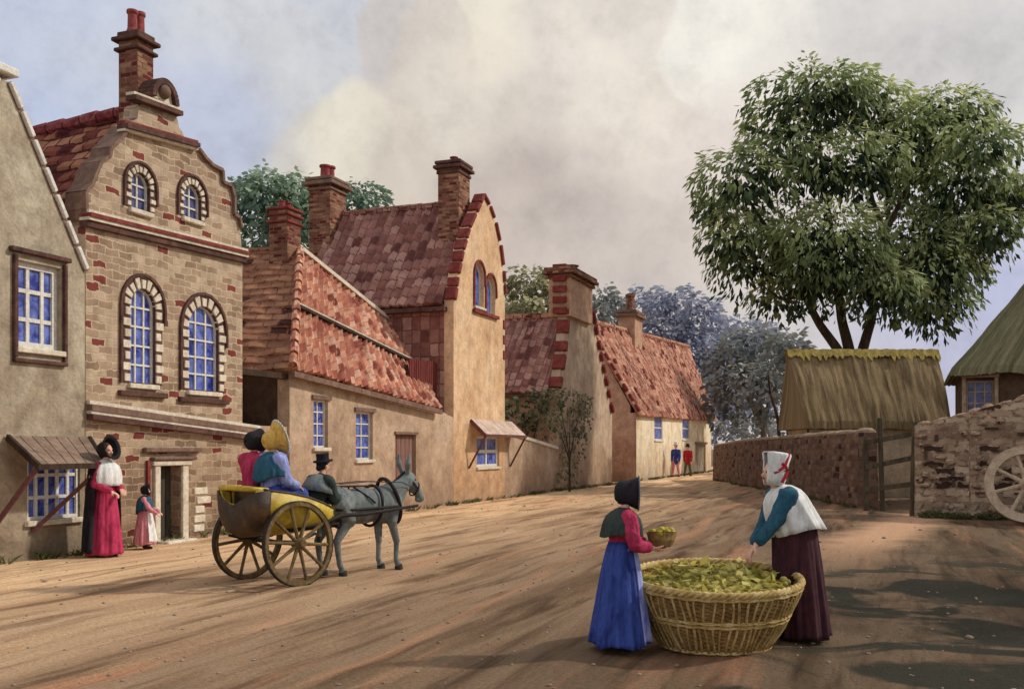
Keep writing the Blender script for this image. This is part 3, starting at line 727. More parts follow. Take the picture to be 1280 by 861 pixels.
# round pediment top
uc, zc2 = F.uz(202, 127); mb = MB(); rr_ = .29
pp = [(uc+rr_*math.cos(t), zc2+rr_*1.15*math.sin(t)) for t in [math.pi*i/16 for i in range(17)]]
mb.prism(F, pp, -.3, .03); MBp = mb.build('pediment', M['stone'], H)
mb = MB()
for a, b in zip(pp, pp[1:]): mb.beam(F.P(a[0], -.1, a[1]), F.P(b[0], -.1, b[1]), .1, .42, up=tuple(F.P(0,1,0)-F.P(0,0,0)))
mb.build('pediment_moulding', M['darkstone'], MBp)
MB().ellip(F.P(uc, .04, zc2+.16), (.13,.13,.13)).build('pediment_boss', M['band'], MBp, smooth=True)
cp = F.P(1.50, -.42, 0)
ch = chimney(H, (cp.x, cp.y), F.d, .40, .42, rz-.9, Zp_(44, cp.y), M['chimbrick'], 2, .42, .09, caps=((0,.02,.08),(.1,.09,.07),(.28,.06,.06)), cm=M['darkstone'])
# kneeler volutes at the gable foot
mb = MB()
for a, b in zip(gab_r[1:], gab_r[2:]): mb.beam(F.P(a[0],-.14,a[1]), F.P(b[0],-.14,b[1]), .06, .42, up=tuple(F.P(0,1,0)-F.P(0,0,0)))
mb.build('gable_coping', M['band'], H); mb = MB()
for a, b in zip(gab_l, gab_l[1:]): mb.beam(F.P(a[0],-.14,a[1]), F.P(b[0],-.14,b[1]), .06, .42, up=tuple(F.P(0,1,0)-F.P(0,0,0)))
mb.build('gable_coping', M['band'], H)
# door
u0, u1, z0, z1 = DR
dl = MB(); dl.fbox(F, u0+.01, u1-.01, -.27, -.22, z0, z1-.01)
for i in range(4): dl.fbox(F, u0+.04+(u1-u0-.08)*i/4+.01, u0+.04+(u1-u0-.08)*(i+1)/4-.01, -.222, -.205, z0+.05, z1-.06)
dr_ = dl.build('door', M['greydoor'], H)
MB().ellip(F.P(u1-.1,-.19,z0+.65), (.025,.025,.025)).build('handle', M['iron'], dr_, smooth=True)
mb = MB(); mb.fbox(F, u0-.14, u0-.003, -.05, .06, z0-.02, z1+.003); mb.fbox(F, u1+.003, u1+.16, -.05, .05, z0-.02, z1+.003)
mb.fbox(F, u0-.2, u1+.22, -.05, .08, z1+.006, z1+.09)
mb.build('door_surround', M['stone'], H, bevel=.01)
mb = MB(); mb.fbox(F, u0-.22, u1+.32, -.03, .12, z1+.1, z1+.16); mb.fbox(F, u0-.4, u1+.5, -.03, .10, z1+.24, z1+.32)
mb.build('door_hood', M['band'], H, bevel=.015)
MB().fbox(F, u0-.32, u0-.25, -.01, .05, z1-.7, z1+.1).build('door_board', M['claret'], H)
MB().fbox(F, u0-.1, u1+.1, -.1, .3, -.05, .045).build('door_step', M['stone'], H, bevel=.02)
mb = MB(); rr = random.Random(4)
for uu in (2.55, uR-.4):      # pale corner blocks by the foot of the wall
    mb = MB()
    for j in range(5):
        z = .12+j*.17
        ww = .34*rr.uniform(.75, 1.2); a = uu+rr.uniform(-.06, .06)
        mb.fbox(F, a, min(a+ww, uR+.01), -.05, .025, z, z+.13)
    mb.build('quoin', M['stone'], H, bevel=.012)

# ------------------------------------------------------------------ 3  long low house with the broken roof
H = root('long_low_house', 'long ochre house with brown tiled hipped roof, two narrow blue windows and plum door', 'house', 9.0)
uc, zc = F.uz(362, 462); ue, ze = F.uz(567, 522); um, zm = F.uz(546, 511)
LW1 = rect(392, 410, 500, 559); LW2 = rect(445, 466, 515, 574); LD = rect(494, 520, 543, 601)
LD = (LD[0], LD[1], LD[2], LD[3])
MB().prism(F, [(uc,-.1),(ue-.005,-.1),(ue-.005,ze),(um,zm),(uc,zc)], -.3, 0, [rq(*LW1), rq(*LW2), rq(*LD)]).build('wall', M['beige'], H)
mb = MB(); mb.fbox(F, uc, uc+.3, -6.0, -.302, -.1, zc-.02); mb.fbox(F, uc+.302, ue-.4, -6.0, -5.7, -.1, zc-.4)
mb.build('wall', M['darkwall'], H)
zR0 = F.uz(375, 314, -2.2); zR1 = F.uz(494, 410, -2.2)
E0 = F.P(uc-.12, .16, zc+.0); E1 = F.P(um-.05, .16, zm+.03); R0 = F.P(zR0[0], -2.2, zR0[1]); R1 = F.P(zR1[0]+.4, -2.2, zR1[1]-.12)
Rb = F.P(zR0[0], -6.2, zR0[1]+.25); Eb = F.P(uc-.12, -6.2, zc)
mb = MB(); roof_patch(mb, Eb, E0, R0, Rb, .42, .3, 'flat'); rf0 = mb.build('roof', M['browntile'], H)
# street slope, in two lifts with a pale gutter board between
MA = E0.lerp(R0, .47); MBp_ = E1.lerp(R1, .52)
mb = MB(); roof_patch(mb, E0, E1, MBp_, MA, .26, .36, 'pan'); off = Vector((0,0,.05))+Vector((-F.n.x, -F.n.y, 0))*.05
roof_patch(mb, MA+off, MBp_+off, R1+off*.5, R0, .26, .36, 'pan')
mb.build('roof', M['pantile'], H, )
mb = MB(); mb.beam(MA+Vector((0,0,.1)), MBp_+Vector((0,0,.1)), .1, .07); mb.build('lead_flashing', M['stone'], H)
mb = MB(); mb.beam(MA+Vector((0,0,.04))+F.P(0,.08,0)-F.P(0,0,0), MBp_+Vector((0,0,.04))+F.P(0,.08,0)-F.P(0,0,0), .06, .07); mb.build('gutter', M['darkwood'], H)
mb = MB(); roof_patch(mb, F.P(ue-.5,-5.9,zm-.1), F.P(zR0[0]+.2,-5.9,zc-.2), R0, R1, .26, .36, 'pan'); mb.build('roof', M['pantile'], H)
mb = MB(); mb.beam(R0+Vector((0,0,.06)), R1+Vector((0,0,.1)), .2, .1); mb.build('coping', M['stone'], H)
mb = MB(); mb.beam(E0+Vector((0,0,-.1)), E1+Vector((0,0,-.12)), .1, .12); mb.build('eaves_gutter', M['band'], H)
ridge_tiles(rf0, R0, Rb, .1, M['browntile'])
hb = MB(); 
for i in range(12):
    a, b = E0.lerp(R0, i/12+.005), E0.lerp(R0, (i+.92)/12); hb.tube([a+Vector((0,0,.06)), b+Vector((0,0,.05))], [.1,.085], 8)
hb.build('hip_tiles', M['pantile'], rf0)
c2 = F.P(zR0[0]-.22, -2.5, 0)
chimney(H, (c2.x, c2.y), F.d, .62, .55, zR0[1]-1.1, Zp_(262, c2.y), M['chimbrick'], 2, .2, .09, caps=((0,.05,.07),(.16,.06,.06),(.34,.05,.06)), cm=M['claret'])
for r_ in (LW1, LW2):
    window(H, F, *r_, 2, 4, w=-.1, bar=.03, edge=.04)
    MB().fbox(F, r_[0]-.08, r_[1]+.1, -.02, .05, r_[3]+.01, r_[3]+.1).build('lintel', M['band'], H)
u0, u1, z0, z1 = LD
dd = MB(); dd.fbox(F, u0+.005, u1-.005, -.16, -.1, z0, z1-.005)
for i in range(5): dd.fbox(F, u0+(u1-u0)*i/5+.015, u0+(u1-u0)*(i+1)/5-.015, -.1, -.085, z0+.04, z1-.04)
d_ = dd.build('door', M['plumdoor'], H); MB().ellip(F.P(u0+.12,-.07,(z0+z1)/2), (.03,.03,.03)).build('handle', M['iron'], d_, smooth=True)
MB().fbox(F, u0-.05, u1+.06, -.02, .05, z1+.005, z1+.07).build('lintel', M['band'], H)
# wall with dark opening between the brick house and the long house
H = root('passage_wall', 'ochre wall with dark recessed opening between brick house and long house', 'wall', 4.7)
z_o = F.uz(330, 532)[1]; zt = F.uz(330, 468)[1]
MB().fbox(F, uR+.005, uc-.005, -.35, -.05, -.1, z_o).build('wall', M['beige'], H)
MB().fbox(F, uR+.05, uc-.01, -1.3, -1.2, z_o-.2, zt).build('recess_darkness', M['darkwall'], H)  # panel coloured dark to stand for the darkness of the open recess
mb = MB(); mb.beam(F.P(uR-.0,-.1,zt+.02), F.P(uc-.005,-.1,zt+.02), .16, .12); mb.build('beam', M['darkwood'], H)

# ------------------------------------------------------------------ 4  tall yellow gable house
H = root('tall_gabled_house', 'tall yellow house with tumbled red brick gable edge, twin arched window and two chimneys', 'house', 16.0)
lft = UZ([(567,375),(572,342),(578,312),(586,284),(595,264)]); rgt = UZ([(631,372),(629,338),(625,306),(619,278),(612,258)])
apx = UZ([(604,243)])[0]
u4l, u4r = F.uz(567,375)[0], F.uz(631,372)[0]
TW = rect(593, 619, 332, 390); uw0, uw1, zw0, zw1 = TW; mid = (uw0+uw1)/2
A1 = (uw0, mid-.09, zw0+.1, zw1); A2 = (mid+.09, uw1, zw0, zw1-.25)
AW = rect(596, 624, 545, 583)
MB().prism(F, [(u4l,-.1),(u4r,-.1)]+rgt+[apx]+lft[::-1], -.3, 0, [archhole(A1), archhole(A2), rq(*AW)]).build('wall', M['yellow'], H)
zea = lft[0][1]
s_back = 5.2
mb = MB(); mb.fbox(F, u4l+.0, u4l+.3, -s_back, -.302, -.1, zea-.1); mb.build('tile_hung_wall', M['purpletile'], H)
mb = MB(); mb.fbox(F, u4r-.3, u4r, -s_back, -.302, -.1, zea-.1); mb.fbox(F, u4l+.302, u4r-.302, -s_back, -s_back+.3, -.1, zea-.1); mb.build('wall', M['yellow'], H)
ru, rzz = F.uz(592, 252, -.2); ru = apx[0]; rzz = apx[1]-.28
MB().prism(F, [(u4l+.05,zea-.1),(u4r-.05,zea-.1),(ru,rzz-.15)], -s_back, -s_back+.3).build('back_gable', M['pinkwall'], H)
mb = MB()
roof_patch(mb, F.P(u4l-.22,-s_back-.1,zea-.12), F.P(u4l-.22,-.31,zea-.12), F.P(ru,-.31,rzz), F.P(ru,-s_back-.1,rzz+.02), .30, .4, 'pan')
roof_patch(mb, F.P(u4r+.2,-.31,zea-.12), F.P(u4r+.2,-s_back-.1,zea-.12), F.P(ru,-s_back-.1,rzz+.02), F.P(ru,-.31,rzz), .30, .4, 'pan')
rf = mb.build('roof', M['purpletile'], H); ridge_tiles(rf, F.P(ru,-.5,rzz+.06), F.P(ru,-s_back-.1,rzz+.08), .12, M['purpletile'])
mb = MB(); mb.fbox(F, u4l-.24, u4l-.01, -s_back, -.2, zea-.32, zea-.2); mb.build('eaves_board', M['darkstone'], H)
mb = MB(); edge = lft+[apx]+rgt[::-1]; rr = random.Random(2)
for a, b in zip(edge, edge[1:]):
    n_ = max(1, int(math.dist(a, b)/.42))
    for i in range(n_):
        p, q = Vector(a).lerp(Vector(b), i/n_+.02), Vector(a).lerp(Vector(b), (i+rr.uniform(.7, .95))/n_)
        MB().beam(F.P(p.x,-.1,p.y), F.P(q.x,-.1,q.y), .13*rr.uniform(.8,1.2), .36, up=tuple(F.P(0,1,0)-F.P(0,0,0))).build('edging_brick', M['claret'], H, bevel=.02)
for k in range(3): 
    z = zea-.1-k*.5; MB().fbox(F, u4r-.18, u4r+.03, -.2, .03, z-.3, z).build('edging_brick', M['claret'], H, bevel=.02)
for r_ in (A1, A2):
    window(H, F, *r_, 1, 1, arch=True, w=-.14, edge=.06)
    ring_dark(H, F, *r_, .06, t=.07, m=M['claret'])
MB().fbox(F, uw0-.15, uw1+.15, -.02, .1, zw0-.12, zw0-.02).build('sill_course', M['claret'], H)
u0, z0 = F.uz(585, 200, -.45)[0], 0
c3 = F.P(ru-.55, -.75, 0)
chimney(H, (c3.x, c3.y), F.d, .85, .7, rzz-1.3, Zp_(205, c3.y), M['chimbrick'], 1, .22, .12, caps=((0,.08,.1),(.14,.12,.1),(.3,.04,.1)), cm=M['darkstone'])
uq, zq = F.uz(420, 225, -s_back+.3)
c4 = F.P(ru-.3, -s_back-.2, 0)
chimney(H, (c4.x, c4.y), F.d, 1.0, .8, 5.2, Zp_(226, c4.y), M['chimbrick'], 2, .5, .17, caps=((0,.1,.1),(.14,.16,.12),(.34,.05,.08)), cm=M['band'])
mb = MB(); mb.fbox(F, u4l-.7, u4l-.02, -s_back-.5, -s_back+.35, -.1, zea+.9); mb.build('chimney_breast', M['chimbrick'], H)
window(H, F, *AW, 2, 2, w=-.08, bar=.1, edge=.08)
# board fence panel against the tall house
H5 = root('board_fence', 'dark red upright board fence against the yellow house above the low roof', 'fence', 13.0, -.5)
mb = MB(); k = 13; ux0 = F.uz(512, 470, -.5)[0]; ux1 = u4l-.02
for i in range(k):
    a = ux0+(ux1-ux0)*i/k; zt_ = F.uz(540, 452, -.5)[1]+random.uniform(-.05,.05)
    mb.fbox(F, a+.015, a+(ux1-ux0)/k-.015, -.53, -.5, 2.6, zt_)
mb.build('board', M['redboard'], H5)
mb = MB(); mb.fbox(F, ux0, ux1, -.58, -.532, 3.0, 3.1); mb.fbox(F, ux0, ux1, -.58, -.532, 3.7, 3.8); mb.build('rail', M['darkwood'], H5)
MB().fbox(F, ux0, ux0+.1, -.66, -.582, 2.6, 3.95).build('post', M['darkwood'], H5)
# pent awning over the shop window
aw0, aw1 = F.uz(588, 521)[0], F.uz(640, 545)[0]; az = F.uz(600, 524)[1]
mb = MB(); kk = 6
for i in range(kk):
    a, b = aw0+(aw1-aw0)*i/kk+.01, aw0+(aw1-aw0)*(i+1)/kk-.01
    mb.hexa([F.P(a,.5,az-.50),F.P(b,.5,az-.50),F.P(b,0,az-.04),F.P(a,0,az-.04),F.P(a,.5,az-.46),F.P(b,.5,az-.46),F.P(b,0,az),F.P(a,0,az)])
aw = mb.build('awning', M['awnpale'], H)
mb = MB(); mb.beam(F.P(aw0-.03,.5,az-.51), F.P(aw1+.03,.5,az-.51), .06, .09)
mb.beam(F.P(aw0,0,az-.05), F.P(aw0,.5,az-.52), .07, .1); mb.beam(F.P(aw1,0,az-.05), F.P(aw1,.5,az-.52), .07, .1); mb.build('awning_frame', M['awnbar'], aw)
for uu in (aw0+.03, aw1-.03):
    MB().beam(F.P(uu,.48,az-.54), F.P(uu-.2,.02,az-1.5), .05, .06).build('awning_bar_or_shadow_line', M['awnbar'], aw)

# ------------------------------------------------------------------ 5  yard wall and the chimney-gabled house behind it
H = root('garden_wall', 'low ochre yard wall with stone coping right of the tall yellow house', 'wall', 20.5)
u6, u7 = u4r+.005, F.uz(697, 500)[0]-.005
za_, zb_ = F.uz(635,542)[1], F.uz(695,562)[1]
MB().prism(F, [(u6,-.1),(u7,-.1),(u7,zb_),(u6,za_)], -.3, 0).build('wall', M['beige'], H)
mb = MB(); mb.beam(F.P(u6,-.15,za_+.06), F.P(u7,-.15,zb_+.06), .42, .12); mb.build('coping', M['stone'], H, bevel=.02)
H = root('chimney_gable_house', 'ochre cottage with tall chimney rising from its red edged gable and purple pantiles', 'house', 26.0)
gl, gr = F.uz(697,500)[0], F.uz(765,520)[0]
pl = UZ([(697,486),(704,440),(708,395),(709,352),(737,352),(739,388),(746,425),(755,470),(765,518)])
MB().prism(F, [(gl,-.1),(gr,-.1)]+pl[::-1], -.35, 0).build('wall', M['beige'], H)
zle, zre = pl[0][1], pl[-1][1]; gu, gz_ = F.uz(716,396,-.3)
mb = MB(); mb.fbox(F, gl, gl+.3, -6, -.352, -.1, zle-.1); mb.fbox(F, gr-.3, gr, -6, -.352, -.1, zre-.1); mb.fbox(F, gl+.302, gr-.302, -6, -5.7, -.1, zre-.1); mb.build('wall', M['pinkwall'], H)
mb = MB()
roof_patch(mb, F.P(gl-.25,-8,zle-.1), F.P(gl-.25,-.36,zle-.1), F.P(gu,-.36,gz_), F.P(gu,-8,gz_+.2), .34, .42, 'pan')
roof_patch(mb, F.P(gr+.2,-.36,zre-.1), F.P(gr+.2,-8,zre-.1), F.P(gu,-8,gz_+.2), F.P(gu,-.36,gz_), .34, .42, 'pan')
rf = mb.build('roof', M['purpletile'], H); ridge_tiles(rf, F.P(gu,-.5,gz_+.06), F.P(gu,-8,gz_+.26), .13, M['farpantile'])
mb = MB(); mb.fbox(F, gl-.3, gl-.05, -8, -.3, zle-.3, zle-.2); mb.build('eaves_board', M['darkstone'], H)
mb = MB(); rr = random.Random(8)
for seg in (pl[0:4], pl[5:]):
    for a, b in zip(seg, seg[1:]):
        n_ = max(1, int(math.dist(a, b)/.6))
        for i in range(n_):
            p, q = Vector(a).lerp(Vector(b), i/n_+.03), Vector(a).lerp(Vector(b), (i+rr.uniform(.55,.85))/n_)
            MB().beam(F.P(p.x,-.1,p.y), F.P(q.x,-.1,q.y), .2, .5, up=tuple(F.P(0,1,0)-F.P(0,0,0))).build('edging_brick', M['claret'], H, bevel=.02)
uch = (F.uz(706,350)[0]+F.uz(736,350)[0])/2; wch = F.uz(736,350)[0]-F.uz(706,350)[0]-.25
c5 = F.P(uch, -.25, 0)
chimney(H, (c5.x, c5.y), F.d, wch, .9, F.uz(720,400)[1], Zp_(342, c5.y), M['chimplaster'], 1, .35, .28, caps=((0,.16,.12),(.14,.22,.12),(.3,.1,.12)), cm=M['chimbrick'], pm=M['chimbrick'])
mb = MB(); zz = F.uz(720,400)[1]
for i in range(5): mb.fbox(F, uch-wch/2-.14, uch-wch/2+.1, -.5, .04, zz+.1+i*.42, zz+.34+i*.42)
mb.build('brick_quoin', M['claret'], H)

# ------------------------------------------------------------------ 6  white house at the end of the row
H = root('whitewashed_house', 'whitewashed far house with orange pantile roof, two blue windows and rosy end wall', 'house', 48.0)
f0, f1 = F.uz(795,540)[0], F.uz(889,540)[0]
ze0, ze1 = F.uz(795,516)[1], F.uz(889,524)[1]
B1 = rect(818, 828, 519, 550); B2 = rect(853, 862, 522, 549); BD = rect(869, 882, 555, 592)
MB().prism(F, [(f0,-.1),(f1,-.1),(f1,ze1),(f0,ze0)], -.3, 0, [rq(*B1), rq(*B2), rq(BD[0],BD[1],.02,BD[3])]).build('wall', M['cream'], H)
rw = -2.6
r0u, r0z = F.uz(749,409,rw); r1u, r1z = F.uz(860,434,rw)
dep = 5.2
endp = [(0,-.1),(dep,-.1),(dep,ze0),(-rw,r0z-.1),(0,ze0)]
E = Frame(tuple(F.P(f0,0,0).xy), tuple(-F.n))      # end wall frame: runs back from the street
MB().prism(E, endp, 0-.302, -.002).build('end_wall', M['pinkwall'], H) if False else None
def endwall(u, flip, name, m):
    mb = MB(); t = .3 if not flip else -.3
    zE = ze0 if not flip else ze1; zR = r0z if not flip else r1z; pr = [(0.0,-.1),(-dep,-.1),(-dep,zE-.1),(rw,zR-.14),(0,zE+(zR-zE)*.302/2.6-.16)]
    a = [F.P(u, w_-.302 if w_ == 0 else w_, z) for w_, z in pr]; b = [F.P(u+t, w_-.302 if w_ == 0 else w_, z) for w_, z in pr]
    n_ = len(pr); mb.add(a+b, [tuple(range(n_)), tuple(reversed(range(n_, 2*n_)))]+[(i, i+n_, (i+1)%n_+n_, (i+1)%n_) for i in range(n_)])
    return mb.build(name, m, H)
endwall(f0, False, 'end_wall', M['pinkwall']); endwall(f1, True, 'end_wall', M['pinkwall'])
MB().fbox(F, f0+.302, f1-.302, -dep, -dep+.3, -.1, ze0-.1).build('back_wall', M['cream'], H)
MB().fbox(F, f0-.01, f0+.05, -.31, .012, -.1, ze0-.03).build('corner_strip', M['pinkwall'], H)
mb = MB()
roof_patch(mb, F.P(f0-.15,.25,ze0-.12), F.P(f1+.6,.25,ze1-.12), F.P(r1u+.3,rw,r1z), F.P(f0-.15,rw,r0z), .36, .5, 'pan')
roof_patch(mb, F.P(f1+.6,-dep-.2,ze1-.12), F.P(f0-.15,-dep-.2,ze0-.12), F.P(f0-.15,rw,r0z), F.P(r1u+.3,rw,r1z), .36, .5, 'pan')
rf = mb.build('roof', M['farpantile'], H); ridge_tiles(rf, F.P(f0-.1,rw,r0z+.08), F.P(r1u+.3,rw,r1z+.08), .16, M['farpantile'])
mb = MB(); rr = random.Random(3)
for i in range(9):
    p, q = Vector((.2, ze0)).lerp(Vector((rw, r0z)), i/9), Vector((.2, ze0)).lerp(Vector((rw, r0z)), (i+.62)/9)
    mb.beam(F.P(f0-.1, p.x, p.y+.1), F.P(f0-.1, q.x, q.y+.1), .3, .14)
mb.build('verge_tiles', M['claret'], H)
for r_ in (B1, B2): window(H, F, *r_, 1, 2, w=-.05, edge=.07, bar=.06)
d_ = MB().fbox(F, BD[0]+.01, BD[1]-.01, -.2, -.12, .02, BD[3]-.01).build('door', M['greywood'], H)
MB().fbox(F, BD[0]-.15, BD[1]+.15, -.02, .12, BD[3]+.005, BD[3]+.14).build('lintel', M['band'], H)
cu6, cz6 = F.uz(788, 400, rw); c6 = F.P(cu6, rw, 0)
chimney(H, (c6.x, c6.y), F.d, 1.9, 1.0, F.uz(790,425,rw)[1]-1.6, Zp_(390, c6.y), M['chimplaster'], 2, 1.1, .24, caps=((0,.12,.16),(.24,.22,.14)), cm=M['band'], pm=M['chimbrick'])

# ------------------------------------------------------------------ right-hand side: walls, gate, hut, barn
def rubble_wall(name, label, pts, thick, m, copem, nseg=40, step=.0, seed=1, cat='wall'):
    """pts: list of (x,y,height); real lumpy stones along the top"""
    o = thing(name, label, cat, (pts[0][0], pts[0][1], 0))
    rr = random.Random(seed); mb = MB(); cb = MB()
    for (x0,y0,h0), (x1,y1,h1) in zip(pts, pts[1:]):
        L_ = math.dist((x0,y0), (x1,y1)); fr = Frame((x0,y0), (x1-x0, y1-y0))
        nx = max(4, int(L_/.18)); nz = 12
        for side in (1, -1):
            vs = []; uv = []
            for j in range(nz+1):
                for i in range(nx+1):
                    u = L_*i/nx; h = h0+(h1-h0)*i/nx; z = -.15+(h+.15)*j/nz
                    n_ = .05*noise.noise(Vector((u*2.2+seed, z*4.4, side)))+.025*noise.noise(Vector((u*7, z*9, seed)))
                    w = side*(thick/2*(1.12-.16*j/nz)+n_)
                    vs.append(fr.P(u, w, z)); uv.append((u+seed, z))
            fs = []
            for j in range(nz):
                for i in range(nx):
                    a = j*(nx+1)+i; q = (a, a+1, a+nx+2, a+nx+1); fs.append(q if side > 0 else q[::-1])
            mb.add(vs, fs, uv)
        for uu in (0, L_):
            h = h0 if uu == 0 else h1
            mb.hexa([fr.P(uu-.01,thick*.56,-.1),fr.P(uu+.01,thick*.56,-.1),fr.P(uu+.01,-thick*.56,-.1),fr.P(uu-.01,-thick*.56,-.1),fr.P(uu-.01,thick*.48,h),fr.P(uu+.01,thick*.48,h),fr.P(uu+.01,-thick*.48,h),fr.P(uu-.01,-thick*.48,h)])
        u = 0
        while u < L_:
            w_ = rr.uniform(.22, .5); h = h0+(h1-h0)*u/L_
            c = fr.P(u+w_/2, rr.uniform(-.03,.03), h+.02)
            Mr = Matrix.Rotation(math.atan2(fr.d.y, fr.d.x)+rr.uniform(-.1,.1), 3, 'Z') @ Matrix.Rotation(-math.atan2(h1-h0, L_)+rr.uniform(-.06,.06), 3, 'Y')
            cb.ellip(c, (w_*.56, thick*.56*rr.uniform(.85,1.1), .09*rr.uniform(.8,1.4)), Mr, 8, 5); u += w_*.92
    mb.build('wall', m, o); cb.build('coping_stones', copem, o)
    return o
M['cope'] = blotch('lichened_coping', [(138,116,96),(168,146,122),(186,164,138)], 3, bmp=.8)
M['wallcope2'] = blotch('brown_coping', [(150,122,100),(176,148,124),(116,90,74)], 3, bmp=.8)
rubble_wall('field_wall', 'dark brown rubble wall running from the gate away along the street', [(9.75,27.4,2.08),(10.05,35,2.02),(10.4,44,1.95),(10.72,52,1.75)], .5, M['rubble'], M['cope'], seed=5)
ww = rubble_wall('stone_yard_wall', 'rising brown stone wall right of the gate with cart wheel leaning on it', [(9.95,24.6,2.2),(11.0,24.0,2.5),(12.2,23.4,2.9),(15.5,22.0,3.5)], .5, M['rubble2'], M['wallcope2'], seed=9)
# projecting and missing stones of the yard wall
mb = MB(); rr = random.Random(12); segs = [((9.95,24.6),(11.0,24.0),2.2,2.5),((11.0,24.0),(12.2,23.4),2.5,2.9),((12.2,23.4),(15.5,22.0),2.9,3.5)]
for (a, b, h0, h1) in segs:
    fr = Frame(a, (b[0]-a[0], b[1]-a[1])); L_ = math.dist(a, b)
    for i in range(int(L_*9)):
        u = rr.uniform(.1, L_-.1); z = rr.uniform(.15, h0-.1); w_ = rr.uniform(.12, .3)
        Mr = Matrix.Rotation(math.atan2(fr.d.y, fr.d.x), 3, 'Z')
        mb.ellip(fr.P(u, .27, z), (w_*.6, .1, rr.uniform(.05,.1)), Mr, 8, 5)
mb.build('projecting_stones', M['rubble2'], ww)
mb = MB()
for (a, b, h0, h1) in segs:
    fr = Frame(a, (b[0]-a[0], b[1]-a[1])); L_ = math.dist(a, b)
    for i in range(int(L_*6)):
        u = rr.uniform(.1, L_-.2); z = rr.uniform(.2, h0-.15); hor = rr.random() < .6
        mb.fbox(fr, u, u+(rr.uniform(.2,.5) if hor else .07), .2, .312, z, z+(.05 if hor else rr.uniform(.12,.25)))
mb.build('dark_slot', M['darkwall'], ww)  # dark blocks stand for the slots of missing stones

g = thing('field_gate', 'weathered wooden gate with three rails and upright stake between the stone walls', 'gate', (9.9, 26.6, 0))
gy = 26.3
def X(px, Y): return (px-HX)/FPX*Y
def Zp(py, Y): return EYE-(py-HY)/FPX*Y
for (y0_, y1_) in ((553,541),(584,571),(612,604)):
    mb = MB(); mb.beam((X(1082,gy), gy, Zp(y0_,gy)), (X(1146,gy-.6), gy-.6, Zp(y1_,gy-.6)), .07, .13); mb.build('rail', M['gatewood'], g, bevel=.01)
MB().beam((X(1103,gy+.15), gy+.12, -.05), (X(1099,gy+.15), gy+.12, Zp(522,gy)), .11, .11).build('stake', M['gatewood'], g, bevel=.015)
MB().beam((X(1085,gy), gy+.1, -.05), (X(1083,gy), gy+.1, Zp(545,gy)), .13, .13).build('post', M['gatewood'], g, bevel=.015)
gp = thing('gate_post', 'stout dark gate post at the left end of the rising wall', 'post', (X(1146,25), 25.2, 0))
mb = MB(); mb.tube([(X(1143,25),25.0,-.1),(X(1144,25),25.0,1.2),(X(1145,25),25.0,Zp(528,25))], [.12,.11,.09], 9); mb.build('post', M['gatewood'], gp)
mb = MB(); mb.tube([(X(1152,24.6),24.4,-.1),(X(1150,24.6),24.45,.9)], [.11,.09], 8); mb.build('fender_post', M['darkwood'], gp)

# thatched hut behind the wall
HY0 = 34.0; Hf = Frame((X(1006,HY0), HY0), (1, 0))
H = thing('thatched_hut', 'low thatched hut with golden ridge behind the dark field wall', 'hut', (X(1095,HY0), HY0, 0))
wd = X(1186,HY0)-X(1006,HY0); ez = Zp(531,HY0); rz_ = Zp(438,HY0+1.5)
mb = MB(); mb.fbox(Hf, .25, wd-.05, -3.0, -.35, -.1, ez+.15); mb.build('wall', M['cream'], H)
mb = MB(); mb.fbox(Hf, .2, wd-.0, -.42, -.352, ez-.25, ez+.05); mb.build('eaves_beam', M['darkwall'], H)
def thatch_roof(fr, wd, d0, d1, ez, rz_, dpr, over=.0, m=None, lean0=0, lean1=0, nx=90, nv=26, seed=0, hl=.93):
    vs = []; uv = []; fs = []
    for side in (0, 1):
        b0 = len(vs)
        for j in range(nv+1):
            for i in range(nx+1):
                a, b = i/nx, j/nv
                u = a*wd+(lean0*(1-a)+lean1*a)*b
                w = d0+(dpr-d0)*b if side == 0 else d1+(dpr-d1)*b
                z = ez+(rz_-ez)*(b**hl)
                lump = .05*noise.noise(Vector((u*6+seed, b*2, side)))+.09*noise.noise(Vector((u*1.1, b*2.5, 5+seed)))
                if j == 0: z -= .12+.09*abs(noise.noise(Vector((u*9, seed, 1)))); 
                vs.append(fr.P(u, w+lump*(.8 if side == 0 else -.8), z+lump*.5)); uv.append((u-(lean0*(1-a)+lean1*a)*b, b*3+side*7))
        for j in range(nv):
            for i in range(nx):
                q = b0+j*(nx+1)+i; t = (q, q+1, q+nx+2, q+nx+1); fs.append(t if side == 0 else t[::-1])
    # eave underside + gable ends
    A = [0, nx]
    n1 = (nx+1)*(nv+1)
    for i in range(nx): fs.append((i, n1+i, n1+i+1, i+1))
    for e in A:
        for j in range(nv):
            p = j*(nx+1)+e; q = (j+1)*(nx+1)+e; fs.append((p, q, n1+q, n1+p) if e else (p, n1+p, n1+q, q))
    return MB().add(vs, fs, uv)
mb = thatch_roof(Hf, wd, .25, -3.4, ez, rz_, -1.5, m=None, lean0=-.18, lean1=.22)
rf = mb.build('roof', M['thatch'], H)
mb = MB(); vs = []
for i in range(160):
    u = -.22+(wd+.48)*i/159
    z = rz_-.02+.04*noise.noise(Vector((u*5,0,0))); dn = .2+.45*abs(noise.noise(Vector((u*5, 2, 0))))+.12*noise.noise(Vector((u*17,4,0)))
    slope = 1.75
    dw = dn/math.sqrt(1+slope**2)*1.2
    vs += [Hf.P(u,-1.5+dw+.10,z-dn+.02), Hf.P(u,-1.5+.07,z+.05), Hf.P(u,-1.5-.07,z+.05), Hf.P(u,-1.5-dw-.1,z-dn+.02)]
fs = []
for i in range(159):
    for k in range(3): a = i*4+k; fs.append((a, a+4, a+5, a+1))
mb.add(vs, fs); mb.build('ridge', M['thatchtop'], rf, solid=.03)

